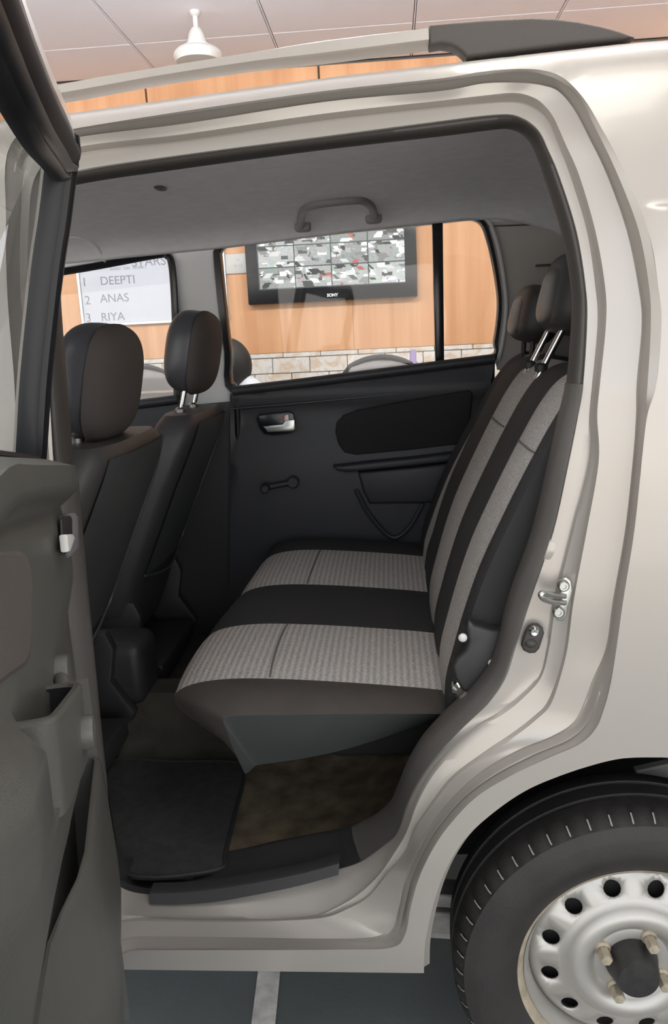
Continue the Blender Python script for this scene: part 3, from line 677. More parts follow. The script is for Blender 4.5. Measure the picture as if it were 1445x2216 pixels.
# far B pillar below belt, far front door lower panel
sheet('pillar_lower_trim', [(370,880),(505,868),(512,950),(516,1420),(360,1440),(366,1000)], YF-.022, trimb, car, [], .08)
MB().tube([onY(512, 862, YF-.02), onY(516, 1000, YF-.02), onY(520, 1400, YF-.02)], .010, 8).build('pillar_seal', tvblack, car)
fd = tag(empty('front_door', fy(200, 1200), car), 'closed front door seen past the front seats')
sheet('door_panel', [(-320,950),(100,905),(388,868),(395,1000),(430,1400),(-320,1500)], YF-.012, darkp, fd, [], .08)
sheet('window_glass', WIN_F, YF+.022, glass, fd)
pth = catmull([fy(*p, -.004) for p in [(-300,650),(60,599),(200,577),(340,551),(361,553),(371,571),(377,640),(381,760),(383,866)]], 5)
MB().tube(pth, .011, 8).build('window_frame', tvblack, fd)
MB().tube([fy(-300, 945, -.02), fy(100, 900, -.02), fy(385, 864, -.02)], .014, 10).build('belt_cap', darkp, fd)
vz = catmull([onHL(*p, .002) for p in [(90,520),(130,513),(165,513),(195,522),(214,541),(227,566)]], 6)
MB().tube(vz, .004, 6).build('visor_edge', liner, car)
# far outer side, rear closure, dash
MB().box((-.2, 1.43, .72), (2.9, .04, .80), .02, 2).build('body_side_panel', paint, car)
MB().grid([[Vector((.62, y, z)) for z in (.55, .9, 1.2, 1.6)] for y in (.1, .5, 1.0, 1.4)]).build('added_rear_closure', trimb, car)  # dark sheet added across the rear to keep light out of the cabin
MB().box((.52, .74, .72), (.5, 1.2, .02)).build('load_bay_floor', trimb, car)
MB().box((-1.25, .74, .75), (.4, 1.2, .5), .08, 4).build('dashboard', trimb, car)
tag(sheet('quarter_trim', [(1040,480),(1300,470),(1310,860),(1075,800),(1085,640)], YF-.002, mat('rear_pillar_grey', (.42, .39, .37), .7, bump=.1, bscale=600), car), 'grey brown rear pillar trim')
MB().box((.62, 1.30, 1.10), (.46, .10, .06), .015, 2).build('parcel_ledge', trimb, car)
MB().tube([fy(1052, 490, -.012), fy(1130, 487, -.012), fy(1215, 485, -.012)], .002, 6).build('trim_seam', trimg, car)
MB().box(fy(1178, 574, -.008), (.05, .008, .006), .002, 1).build('trim_slot', trimg, car)
# grab handle
gh = tag(empty('grab_handle', onY(730, 495, 1.27), car), 'grey roof grab handle')
YG = 1.185
GP = [(650,492),(652,468),(660,450),(676,442),(700,437),(760,431),(785,433),(802,446),(808,462),(812,474)]
pth = catmull([onHL(*p, .022 if 0 < i < len(GP)-1 else .008) for i, p in enumerate(GP)], 5)
MB().tube(pth, .013, 12, flat=.8).build('grip', mat('handle_grey', (.23, .23, .235), .5), gh)
for p in ((655, 488), (808, 470)): MB().sell(onHL(*p, .006), (.045, .03, .035), .5, .5, nu=16, nv=10).build('handle_mount', MT['handle_grey'], gh)
MB().sell(onHL(347, 406), (.022, .05, .010), .8, .8, nu=12, nv=8).build('hook', trimg, car)
# ------------------------------------------------------------------ rear bench seat
bench = tag(empty('rear_bench_seat', (-.05, .74, FLZ), car), 'rear bench seat in grey ribbed fabric and black cloth')
PRF = [(.155, .655), (.10, .662), (0, .672), (-.10, .680), (-.19, .684), (-.255, .680), (-.298, .668), (-.318, .648), (-.306, .622), (-.275, .595), (-.235, .56), (-.205, .53)]
SEAM = [(.160, .652), (.11, .654), (.02, .656), (-.06, .657), (-.13, .657), (-.185, .657), (-.215, .655), (-.226, .650), (-.222, .630), (-.214, .60), (-.204, .57), (-.195, .545)]
BOT = [(.128, .620), (.09, .604), (.02, .578), (-.04, .560), (-.09, .549), (-.14, .541), (-.17, .537), (-.184, .534), (-.186, .533), (-.187, .532), (-.188, .531), (-.189, .530)]
def crow(y, A, B=None, t=0.0, dz=0.0, sx=0.0):
    o = []
    for i, a in enumerate(A):
        x, z = a if B is None else (lerp(a[0], B[i][0], t), lerp(a[1], B[i][1], t))
        o.append(Vector((x+sx, y, z+dz)))
    return catmull(o, 4)
def strip(y0, y1, puff=.005, n=6):
    out = []
    for k in range(n+1):
        t = k/n; d = puff*(1-(2*t-1)**4)-.002; y = lerp(y0, y1, t)
        fwd = -.02*math.exp(-((y-.40)/.25)**2)+.02*min(1, max(0, (y-.6)/.5))
        out.append([Vector((p.x+fwd*max(0, min(1, (.1-p.x)/.4)), p.y, p.z)) for p in crow(y, PRF, dz=d)])
    return out
YS = [.255, .525, .79, 1.10, 1.235]
near = [crow(.215, BOT), crow(.195, BOT, SEAM, .35), crow(.178, BOT, SEAM, .75), crow(.170, BOT, SEAM, .97)]
tag(MB().grid(near).build('cushion_valance', vinyl, bench), 'dark vinyl cushion side skirt')
nb = [crow(.170, BOT, SEAM, .97), crow(.174, SEAM, PRF, .06), crow(.190, SEAM, PRF, .35, .004), crow(.215, SEAM, PRF, .70, .006)]+[strip(YS[0], YS[1])[0]]
tag(MB().grid(nb).build('cushion_bolster', browncl, bench), 'dark brown black cloth cushion edge')
for i, (mt, nm) in enumerate(((greyf, 'cushion_panel'), (blackc, 'cushion_center'), (greyf, 'cushion_panel'), (blackc, 'cushion_bolster'))):
    MB().grid(strip(YS[i], YS[i+1])).build(nm, mt, bench, smooth=60)
fs = strip(YS[3], YS[4])[-1]
MB().grid([fs, [p+Vector((0, .03, -.03)) for p in fs], [p+Vector((0, .03, -.10)) for p in fs]]).build('cushion_bolster', blackc, bench)
MB().box((.04, .80, .52), (.26, .84, .16), .04, 3).build('seat_base', under, bench)
# pressed seams across the grey panels
for i in (0, 2):
    rs = strip(YS[i]+.004, YS[i+1]-.004, .006)
    MB().tube([r[14]+Vector((0, 0, -.0005)) for r in rs], .0022, 6).build('stitched_seam', seamm, bench)
# backrest
BX = [(.64, .150), (.70, .152), (.80, .176), (.90, .211), (1.0, .256), (1.08, .297), (1.13, .325), (1.165, .350)]
def bcol(y, dz=0.0, rec=0.0, dx=0.0, top=0.0):
    pts = [(pw(z, BX), z) for z in (.64, .70, .76, .83, .90, .97, 1.04, 1.09, 1.13, 1.165)]+[(.375, 1.185), (.405, 1.196), (.435, 1.190), (.455, 1.17)]
    return catmull([Vector((x+dx+rec*(z-.64), y, z+dz+top*max(0, z-1.0))) for x, z in pts], 3)
def bstrip(y0, y1, puff=.006, n=5, rec=0.0, yc=None):
    out = []
    for k in range(n+1):
        t = k/n; y = lerp(y0, y1, t); d = puff*(1-(2*t-1)**4)-.002
        out.append([p+Vector((-d*.88, 0, d*.45)) for p in bcol(y, rec=rec)])
    return out
halves = [(.150, [(.205, blackc, 'backrest_bolster'), (.37, greyb, 'backrest_panel'), (.545, blackc, 'backrest_center'), (.745, greyb, 'backrest_panel'), (.93, blackc, 'backrest_bolster')], 0.0),
          (.945, [(.99, blackc, 'backrest_bolster'), (1.12, greyb, 'backrest_panel'), (1.25, blackc, 'backrest_bolster')], .09)]
for y0, segs, rec in halves:
    first = bstrip(y0, segs[0][0], rec=rec)[0]
    MB().grid([[Vector((p.x+.13, p.y+.02, p.z-.03)) for p in first], [Vector((p.x+.03, p.y-.004, p.z-.006)) for p in first], first]).build('backrest_side', blackc, bench)
    y = y0
    for y1, mt, nm in segs:
        MB().grid(bstrip(y, y1, rec=rec)).build(nm, mt, bench, smooth=60); y = y1
    last = bstrip(y-.05, y, rec=rec)[-1]
    MB().grid([last, [Vector((p.x+.04, p.y+.012, p.z-.012)) for p in last], [Vector((p.x+.13, p.y, p.z-.04)) for p in last]]).build('backrest_side', blackc, bench)
    for ya, yb in ((.205, .37), (.545, .745)) if rec == 0 else ():
        rs = bstrip(ya+.004, yb-.004, .007)
        MB().tube([r[20]+Vector((-.0005, 0, 0)) for r in rs], .002, 6).build('stitched_seam', seamm, bench)
MB().grid([[p+Vector((.14, 0, -.03)) for p in bcol(y, rec=.05)] for y in (.14, .74, 1.25)]).build('backrest_back', trimb, bench)
# headrests of the bench
def rear_head(cy, cx, z0, z1, xb, pm):
    rt = Matrix.Rotation(R(14), 3, 'Y')
    c = Vector((cx, cy, (z0+z1)/2))
    MB().sell(c, (.105, .245, z1-z0), .55, .6, rt, 32, 22).build('headrest', frontc, bench)
    MB().sell(c+Vector((-.022, 0, -.004)), (.075, .185, (z1-z0)*.8), .6, .6, rt, 28, 18).build('headrest_pad', vinyl, bench)
    for s in (-1, 1):
        b0 = Vector((xb-.045, cy+s*.065, 1.165)); MB().tube([b0, c+Vector((-.015, s*.065, -.03))], .0065, 10).build('headrest_post', pm, bench)
        MB().lathe([(.012, -.002), (.013, .010), (.008, .014), (.0066, .014)], b0+Vector((.008, 0, .018)), 'z', 14).build('post_collar', trimb, bench)
rear_head(.60, .436, 1.245, 1.40, .40, chrome)
rear_head(1.07, .445, 1.222, 1.362, .47, trimb)
# recliner cover, buckle bolt
rc_ = tag(empty('recliner_cover', onY(1030, 1420, .16), car), 'black plastic recliner hinge cover')
RCV = [(1008,1323),(1022,1338),(1060,1350),(1092,1354),(1110,1400),(1085,1450),(1050,1480),(1020,1488),(996,1478),(980,1450),(975,1425),(985,1408),(1003,1392),(1008,1372),(1004,1345)]
MB().extrude([onY(*p, .140) for p in RCV], (0, -.03, 0), .008, 3).build('hinge_cover', trimb, rc_)
for p, r_ in (((1001, 1380), .007), ((1064, 1435), .006)):
    MB().sell(onY(*p, .108), (r_*2, r_*1.2, r_*2), 1, 1, nu=14, nv=10).build('cover_screw', whitep, rc_)
MB().lathe([(.016, .02), (.016, 0), (.010, -.006), (0, -.006)], onY(1000, 1495, .130), 'y', 18).build('belt_bolt', chrome, car)
# ------------------------------------------------------------------ front seats
hrback = mat('headrest_cloth', (.060, .050, .046), .8, bump=.3, bscale=900); hrpad = mat('headrest_leather', (.055, .057, .064), .38, bump=.2, bscale=500)
def front_seat(cy, hw, back_top, label, hz, hx, bx):
    s = tag(empty('front_seat', (-.65, cy, FLZ), car), label)
    # back shell: sections along height, x of back face / front face
    SEC = [(.52, -.665, -.78, .80), (.60, -.635, -.765, .93), (.70, -.600, -.735, 1.0), (.82, -.545, -.69, 1.0), (.92, -.500, -.645, 1.0), (1.0, -.462, -.60, .98), (1.05, -.440, -.575, .94), (1.085, -.430, -.555, .86), (1.105, -.440, -.54, .72)]
    rows = []
    for z, xb, xf, w in SEC:
        k = []; n = 28
        for i in range(n):
            a = 2*math.pi*i/n; cx = (xb+xf)/2; rx = (xb-xf)/2
            sg = lambda v, e: math.copysign(abs(v)**e, v)
            k.append(Vector((cx+bx+rx*sg(math.cos(a), .55), cy+hw*w*sg(math.sin(a), .62), z+back_top-(.02 if False else 0)*abs(math.sin(a)))))
        rows.append(k)
    m_ = MB().grid(rows, cr=True); m_.caps(rows); m_.build('backrest', frontc, s, smooth=60)
    # rear map-pocket panel on the back shell
    pr = []
    for z, xb, xf, w in SEC[2:8]:
        pr.append([Vector((xb+bx+.006-.012*abs(t)**3, cy+hw*w*.80*t, z+back_top)) for t in [-1+.25*i for i in range(9)]])
    MB().grid(pr).build('back_panel', vinyl, s)
    e_ = [r[-1]+Vector((.002, 0, 0)) for r in pr]
    MB().tube(catmull([pr[0][0], pr[0][4]+Vector((0, 0, -.03)), pr[0][8], pr[1][8], pr[3][8], pr[5][8]], 6), .0035, 6).build('piping', vinyl, s)
    MB().sell((-.93, cy, .60), (.52, hw*2, .16), .4, .4, nu=28, nv=14).build('seat_cushion', frontc, s)
    rt = Matrix.Rotation(R(12), 3, 'Y')
    zc = hz
    SZ = (.125, .265, .215)
    fw = lambda p: Vector((min(p.x, .022), p.y*.985, p.z*.985)); bw = lambda p: Vector((max(p.x, .018), p.y*1.015, p.z*1.01))
    MB().sell((hx, cy, zc), SZ, .66, .72, rt, 44, 28, bw).build('headrest', hrback, s, smooth=60)
    MB().sell((hx, cy, zc), SZ, .70, .75, rt, 44, 28, fw).build('headrest_pad', hrpad, s, smooth=60)
    for k in (-1, 1):
        MB().tube([(hx-.04, cy+k*.07, 1.07+back_top), (hx-.005, cy+k*.07, zc-.06)], .0065, 10).build('headrest_post', chrome, s)
        MB().lathe([(.014, -.004), (.015, .008), (.010, .013), (.0066, .013)], (hx-.03, cy+k*.07, 1.105+back_top), 'z', 14).build('post_collar', zinc, s)
    # hinge bracket and rail
    for k in (-1, 1):
        o_ = [(-.60, .62), (-.585, .58), (-.60, .50), (-.55, .42), (-.56, .40), (-.66, .40), (-.70, .46), (-.70, .56), (-.66, .63)]
        MB().extrude([Vector((x, cy+k*(hw-.02), z)) for x, z in o_], (0, .03, 0), .006, 2).build('hinge_cover', trimb, s)
    MB().box((-.80, cy, .41), (.50, .34, .05), .01, 2).build('seat_rail', trimb, s)
    return s
front_seat(.43, .235, -.005, 'black front seat beside the open door side', 1.205, -.468, .03)
front_seat(1.06, .225, -.015, 'black front seat beside the closed door', 1.240, -.438, .035)
MB().box((-.78, .74, .50), (.5, .14, .16), .03, 3).build('center_console', trimb, car)
# ------------------------------------------------------------------ floor mat (loose)
mz = FLZ+.004
MQ = [(232,1655),(380,1655),(515,1657),(527,1690),(505,1780),(486,1858),(470,1890),(300,1905),(230,1850),(215,1750)]
mo = [onZ(*p, mz) for p in MQ]
fm = tag(empty('floor_mat', sum(mo, Vector())/len(mo)), 'dark grey carpet floor mat in the rear footwell', 'floor mat')
MB().extrude([Vector((p.x, p.y, mz)) for p in catmull(mo, 3, True)], (0, 0, .008), .003, 2).build('pile', matm, fm)
MB().tube([Vector((p.x, p.y, mz+.006)) for p in catmull(mo, 4, True)], .0045, 6, closed=True).build('edge_binding', trimb, fm)
# ------------------------------------------------------------------ near front door (closed) seen through the open door glass
nf = tag(empty('front_door', (-.8, 0, .3), car), 'closed silver front door ahead of the open one')
MB().grid([[Vector((x, ysk(x, z)-.002, z)) for x in [-1.45+.1*i for i in range(8)]+[-.72, -.69, -.665, -.652, -.648]] for z in (.27, .4, .6, .8, 1.0, 1.1)]).build('door_skin', paint, nf)
# ------------------------------------------------------------------ open rear door
PHI = R(73); DO = Vector((-.42, -.045, 0)); EU = Vector((math.cos(PHI), -math.sin(PHI), 0)); EV = Vector((math.sin(PHI), math.cos(PHI), 0))
def dl(u, v, z): return DO+EU*u+EV*v+Vector((0, 0, z))
def onV(px, py, v):
    d = ray(px, py); k = (v-(CP-DO).dot(EV))/d.dot(EV); return CP+d*k
def dc(P): q = P-DO; return (q.dot(EU), q.dot(EV), P.z)
od = tag(empty('rear_door', dl(.4, .05, .3), car), 'open rear door with olive grey inner panel')
def TB(z): return pw(z, [(.2, -.015), (.5, 0), (1.1, 0), (1.2, .010), (1.35, .04), (1.5, .078), (1.6, .11)])
def umax(z): return pw(z, [(.25, .34), (.35, .38), (.45, .42), (.55, .48), (.72, .60), (.8, .66), (.9, .70), (1.0, .72), (1.1, .725), (1.2, .74)])
def sstep(a, b, x): k = max(0, min(1, (x-a)/(b-a))); return k*k*(3-2*k)
def zbelt(u): return 1.125+.16*min(u, .45)
def zarm(u): return .935+.29*(u-.31)
def pv(u, z):
    v = lerp(pw(u, [(0, .044), (.1, .046), (.3, .052)]), pw(u, [(0, .046), (.03, .058), (.08, .066), (.15, .066), (.25, .058), (.33, .053), (.5, .055)]), sstep(.90, 1.0, z))
    v -= .022*sstep(.80, .70, z)+.008*sstep(.70, .5, z)
    q_ = z-zbelt(u)
    v += .018*sstep(-.058, -.040, q_)-.030*sstep(-.010, .0, q_)-.006*math.exp(-((q_+.062)/.012)**2)
    w = sstep(.26, .325, u)*sstep(umax(z)-.01, umax(z)-.09, u); d = zarm(u)-z
    dd = .056 if .318 < u < .50 else 0.0
    v += w*.031*(sstep(-.006+dd, .004+dd, d))*math.exp(-(max(0, d-.06)/.075)**2)
    v -= .02*max(0, 1-u/.012)**2
    return v
us = [0, .006, .012, .02, .04, .07, .10, .14, .18, .22, .26, .29, .32, .36, .41, .46, .52, .58, .64, .70, .78, .88, 1.0]
def zrow(t, u): return lerp(.25, zbelt(u), t)
ts = [i/90 for i in range(91)]
rws = []
for t in ts:
    rw = []
    for k in us:
        u = k*umax(zrow(t, .3)); rw.append(dl(u, pv(u, zrow(t, u)), zrow(t, u)))
    rws.append(rw)
tag(MB().grid(rws).build('inner_panel', doorp, od, smooth=60), 'olive grey moulded inner door panel')
edge = [r[-1] for r in rws]
edc = [dc(p) for p in edge]
MB().grid([edge, [dl(u+.010, v-.012, z) for u, v, z in edc], [dl(u+.016, .0, z) for u, v, z in edc], [dl(u+.016, -.045, z) for u, v, z in edc]]).build('latch_edge', paint_in, od)
# outer skin and hinge edge of the door
zz = (.25, .35, .45, .55, .7, .8, .9, 1.0, 1.08, 1.14)
MB().grid([[dl(k*(umax(z)+.016), -.035-.01*math.sin(max(0, min(1, (z-.2)/.95))*math.pi), z) for k in (-.01, .1, .3, .5, .7, .9, 1)] for z in zz]).build('outer_skin', paint, od)
MB().grid([[dl(-.004, v, z) for v in (-.035, -.02, 0, .02)] for z in zz]).build('hinge_edge', paint, od)
MB().grid([[dl(k*umax(.25), v, z) for k in (0, .5, 1)] for v, z in ((.015, .25), (-.035, .245))]).build('bottom_edge', paint, od)
# map pocket wall standing off the panel
PW = [(.70, .060), (.695, .065), (.66, .067), (.60, .069), (.54, .071), (.48, .070), (.42, .064), (.36, .053), (.30, .036), (.255, .018)]
rws = []
for z, v in PW:
    rw = []
    for k in [0, .015, .04]+[.08*i for i in range(1, 13)]+[1.0]:
        u = k*umax(z); vv2 = v+.010*sstep(.05, .3, u)*sstep(.25, .5, z)*sstep(.72, .6, z)
        if u > .24: vv2 = lerp(vv2, lerp(pv(u, z)+.004, vv2, sstep(.69, .52, z)), sstep(.24, .39, u))
        vv2 -= .030*max(0, 1-u/.015)**2
        rw.append(dl(u, vv2, z))
    rws.append(rw)
rws.insert(0, [p-EV*.004 for p in rws[0]])
MB().grid([[dl(.012, v, z) for v in (-.03, .0, .03, .060)] for z in (.25, .4, .55, .70, .74, .78, .82)]).build('pocket_end', doorp, od)
tag(MB().grid(rws).build('map_pocket', doorp, od, smooth=60), 'moulded map pocket of the open door')
# window frame: hinge-side upright and top rail; sections swept along a path
def onU(px, py, u):
    d = ray(px, py); return CP+d*((u-(CP-DO).dot(EU))/d.dot(EU))
PF = [(92,1000,.0),(97,930,.001),(106,800,.002),(128,600,.004),(144,490,.005),(158,375,.008),(165,318,.012)]
fp = [dc(onU(*p)) for p in PF]; vC = fp[-1][1]
fp += [dc(onV(*p)) for p in [(162,283,vC+.001),(152,252,vC+.002),(135,208,vC+.002),(108,145,vC+.002),(80,72,vC+.001),(54,0,vC)]]
ub = fp[1][0]; uc, zc = fp[6][0], fp[6][2]; ul, vl, zl = fp[-1]
print('door frame', [tuple(round(c, 3) for c in q) for q in fp])
path = fp+[(ul+.06, vl, zl+.002), (max(.62, ul+.12), vl, zl), (max(.68, ul+.17), vl-.004, zl-.04), (.735, vl-.02, zl-.14), (.74, .04, 1.14)]
pp = catmull([dl(*p) for p in path], 5)
NB = len(pp)
def fr_top(i): return max(0, min(1, (i-28)/12))    # 0 on the upright, 1 on the top rail
def swept(name, pts, mt, secs, secs2=None, label=None):
    rws = []
    N_ = len(pts)
    for i, p in enumerate(pts):
        t = (pts[min(N_-1, i+1)]-pts[max(0, i-1)]).normalized(); inw = -t.cross(EV).normalized()   # towards the glass
        vv = inw.cross(t).normalized()
        if vv.dot(EV) < 0: vv = -vv
        k = fr_top(i)
        rws.append([p+inw*lerp(a[0], b[0], k)+vv*lerp(a[1], b[1], k) for a, b in zip(secs, secs2 or secs)])
    o = MB().grid(rws).build(name, mt, od, smooth=35)
    if label: tag(o, label)
    return o
swept('frame_outer_seal', pp, rubber, [(-.008, -.035), (-.011, -.028), (-.009, -.018), (-.004, -.014)], [(-.012, -.035), (-.018, -.028), (-.017, -.018), (-.010, -.012)])
swept('window_frame', pp, paint, [(-.006, -.022), (-.005, -.010), (-.002, -.006), (.001, -.004), (.004, -.004)], [(-.008, -.022), (-.006, -.006), (.0, .0), (.018, .002), (.022, -.002)], label='silver window frame of the open door')
swept('frame_trim', pp, mat('frame_black', (.014, .014, .017), .45, spec=.08), [(.003, -.005), (.005, .002), (.012, .006), (.022, .006), (.028, .0)], [(.020, -.004), (.026, .003), (.034, .004), (.042, .0), (.046, -.006)])
swept('glass_run_channel', pp, mat('channel_black', (.013, .014, .017), .32, spec=.3), [(.027, -.001), (.031, .004), (.036, .002), (.038, -.006), (.043, -.004), (.047, -.012), (.047, -.028)], [(.045, -.006), (.050, -.002), (.055, -.006), (.057, -.012), (.062, -.010), (.066, -.018), (.066, -.028)])
swept('frame_outer_skin', pp, paint, [(-.006, -.034), (.01, -.036), (.026, -.034), (.030, -.030)], [(-.010, -.034), (.02, -.036), (.036, -.034), (.040, -.030)])
gl_ = [dl(ub+.03, .005, 1.12), dl(fp[3][0]+.03, fp[3][1]-.03, fp[3][2]), dl(uc+.03, vC-.03, zc-.02), dl(uc+.1, vC-.026, zc-.01), dl(.66, vl-.03, zl-.03), dl(.72, .01, 1.12)]
MB().add(gl_, [(0, 1, 2, 3, 4, 5)]).build('window_glass', glass, od, smooth=0)
MB().tube([dl(.03, .034, zbelt(.03)+.002), dl(.45, .034, zbelt(.45)+.002), dl(.70, .034, zbelt(.45)+.004)], .006, 8).build('glass_weatherstrip', tvblack, od)
# panel furniture of the open door
def dpatch(pix, v0, th, mt, name, bev=.003):
    out = [onV(*p, v0) for p in pix]; return MB().extrude(out, EV*th, bev, 2).build(name, mt, od)
def sv(px, py):
    d = ray(px, py); du = d.dot(EU); uu = .74; v = .05; u0 = (CP-DO).dot(EU); v0 = (CP-DO).dot(EV)
    while uu > 0:
        t = (uu-u0)/du; v = v0+d.dot(EV)*t
        if v <= pv(uu, CP.z+d.z*t): break
        uu -= .002
    return v
def dsurf(px, py, off=0.0): return onV(px, py, sv(px, py)+off)
FIo = [(-60,1195),(-10,1194),(40,1193),(56,1200),(65,1218),(70,1260),(70,1320),(70,1380),(66,1420),(58,1438),(20,1465),(-20,1495),(-60,1525)]
fo = [dsurf(*p, .0005) for p in FIo]; fi_ = [dsurf(lerp(p[0], 10, .06), lerp(p[1], 1320, .06), .003) for p in FIo]; cc = dsurf(0, 1320, .003)
m_ = MB().grid([fo, fi_], cr=True); n_ = len(fi_); m_.add([cc]+fi_, [(0, i+1, (i+1) % n_+1) for i in range(n_)])
tag(m_.build('fabric_insert', doorf, od), 'brownish fabric insert of the open door')
HRp = [(124,1120),(132,1112),(148,1110),(155,1118),(156,1188),(134,1210),(128,1198)]
vh = sv(140, 1160)
dpatch(HRp, vh-.006, .009, MT['handle_grey'], 'handle_bezel', .003)
dpatch([(128,1124),(134,1117),(147,1116),(151,1122),(152,1184),(136,1200),(132,1192)], vh+.001, .003, trimb, 'handle_recess', .001)
dpatch([(126,1158),(140,1157),(146,1166),(134,1196),(130,1196)], vh+.002, .010, whitep, 'release_handle', .003)
# pull cup let into the sloping top of the armrest
def arm(u, v, dz=0.0): return dl(u, v, zarm(u)+dz)
CO = [(.300, .040), (.302, .070), (.312, .083), (.33, .088), (.40, .089), (.49, .089), (.515, .086), (.523, .075), (.523, .045), (.515, .036), (.40, .034), (.31, .034)]
CI = [(.318, .048), (.319, .068), (.325, .076), (.335, .079), (.40, .080), (.48, .080), (.496, .078), (.500, .070), (.500, .050), (.494, .045), (.40, .044), (.325, .044)]
O0 = catmull([arm(u, v-.003, -.075) for u, v in CO], 3, True); O1 = catmull([arm(u, v, .004) for u, v in CO], 3, True); I1 = catmull([arm(u, v, .004) for u, v in CI], 3, True); I0 = catmull([arm(u, v, -.05) for u, v in CI], 3, True)
MB().grid([O0, O1, mix(O1, I1, .2)and[p+Vector((0, 0, .003)) for p in mix(O1, I1, .25)], [p+Vector((0, 0, .003)) for p in mix(O1, I1, .75)], I1], cr=True).build('pull_cup_rim', doorp, od)
cc = sum(I0, Vector())/len(I0); m_ = MB().grid([I1, I0], cr=True); m_.add([cc]+I0, [(0, i+1, (i+1) % len(I0)+1) for i in range(len(I0))])
m_.build('pull_cup', trimb, od)
# window winder: pivot and knob
p1 = dl(.15, .072, .888); p1 = onV(150, 1450, .066); p2 = onV(204, 1582, .098)
def cyl(name, c, r, l, mt):
    rows = []
    for rr2, h in ((r*.9, -l), (r, -l+.002), (r, -.003), (r*.93, 0), (r*.5, .001), (.0003, .001)):
        rows.append([c+EV*h+(EU*math.cos(t)+Vector((0, 0, 1))*math.sin(t))*rr2 for t in [2*math.pi*i/24 for i in range(24)]])
    return MB().grid(rows, cr=True).build(name, mt, od)
cyl('winder_pivot', p1, .018, .03, doorp); cyl('winder_knob', p2, .0165, .032, doorp)
MB().tube([p1-EV*.010, p2-EV*.020], .008, 10).build('winder_arm', doorp, od)

# ------------------------------------------------------------------ things in the room
def text_obj(name, body, size, loc, mt, parent, ax='c', extr=.0006, bold=0.0):
    cu = bpy.data.curves.new(name, 'FONT'); cu.body = body; cu.size = size; cu.align_x = 'CENTER' if ax == 'c' else 'LEFT'; cu.extrude = extr; cu.offset = bold
    t = bpy.data.objects.new(name, cu); COL.objects.link(t)
    me = bpy.data.meshes.new_from_object(t.evaluated_get(bpy.context.evaluated_depsgraph_get())); bpy.data.objects.remove(t)
    vs_ = [Vector((v.co.x+loc[0], loc[1]-v.co.z, v.co.y+loc[2])) for v in me.vertices]; fs_ = [tuple(p.vertices) for p in me.polygons]
    return mesh_obj(name, vs_, fs_, mt, parent, smooth=0)
YW = WALLY-.004
tvb, tvr = onY(537.5, 661, YW-.06), onY(903.5, 641, YW-.06)
TW_, TZ, TX = tvr.x-tvb.x, (tvb.z+tvr.z)/2, (tvb.x+tvr.x)/2; TH_ = TW_*.60
tv = tag(empty('television', (TX, YW-.03, TZ)), 'black wall mounted television showing security camera pictures', 'television')
MB().box((TX, YW-.03, TZ+TH_/2), (TW_, .06, TH_), .006, 2).build('tv_casing', tvblack, tv)
nx, nz_ = 128, 72
sw, sh = TW_*.86, TH_*.80; sx0, sz0 = TX-sw/2, TZ+TH_*.135
cols = [[(.2, .2, .2)]*nx for _ in range(nz_)]
rng = random.Random(3)
for ci in range(4):
    for cj in range(4):
        x0, x1, z0, z1 = ci*32, ci*32+32, cj*18, cj*18+18
        base = rng.uniform(.25, .5)
        for z in range(z0, z1):
            for x in range(x0, x1): cols[z][x] = tuple(base*(.8+.4*rng.random())*k for k in (1, 1.03, 1.0))
        for _ in range(26):
            w, h = rng.randint(1, 9), rng.randint(1, 5); xa, za = rng.randint(x0, x1-1), rng.randint(z0, z1-1); sl_ = rng.uniform(-1, 1)
            v = rng.choice((.03, .08, .7, .85, .9, .45, .25)); tint = rng.choice(((1, 1, 1), (1, 1, 1), (.96, 1.02, 1.0), (1.0, .98, .96)))
            if rng.random() < .03: v, tint = .5, (1, .25, .22)
            for z in range(za, min(z1, za+h)):
                for x in range(int(xa+sl_*(z-za)), int(xa+sl_*(z-za))+w):
                    if x0 <= x < x1: cols[z][x] = tuple(v*k for k in tint)
        for x in range(x0, x1): cols[z0][x] = (.06, .07, .07)
        for z in range(z0, z1): cols[z][x0] = (.06, .07, .07)
vv_ = [Vector((sx0+sw*i/nx, YW-.0615, sz0+sh*j/nz_)) for j in range(nz_+1) for i in range(nx+1)]
ff_ = [(j*(nx+1)+i, j*(nx+1)+i+1, (j+1)*(nx+1)+i+1, (j+1)*(nx+1)+i) for j in range(nz_) for i in range(nx)]
scm = bpy.data.materials.new('tv_picture'); scm.use_nodes = True; n = scm.node_tree; b = n.nodes['Principled BSDF']
at = n.nodes.new('ShaderNodeAttribute'); at.attribute_name = 'Col'; n.links.new(at.outputs[0], b.inputs['Emission Color']); b.inputs['Emission Strength'].default_value = .62
b.inputs['Base Color'].default_value = (.02, .02, .02, 1); b.inputs['Roughness'].default_value = .25
so = mesh_obj('tv_screen', vv_, ff_, scm, tv, smooth=0)
ca = so.data.color_attributes.new('Col', 'FLOAT_COLOR', 'CORNER')
for p in so.data.polygons:
    i, j = p.index % nx, p.index//nx
    for li in p.loop_indices: ca.data[li].color = (*cols[j][i], 1)
text_obj('tv_lettering', 'SONY', .021, (TX+.002, YW-.0612, TZ+.022), alu, tv, bold=.0008)
MB().box((TX, YW, TZ+TH_/2), (.3, .03, .2)).build('wall_bracket', chplas, tv)
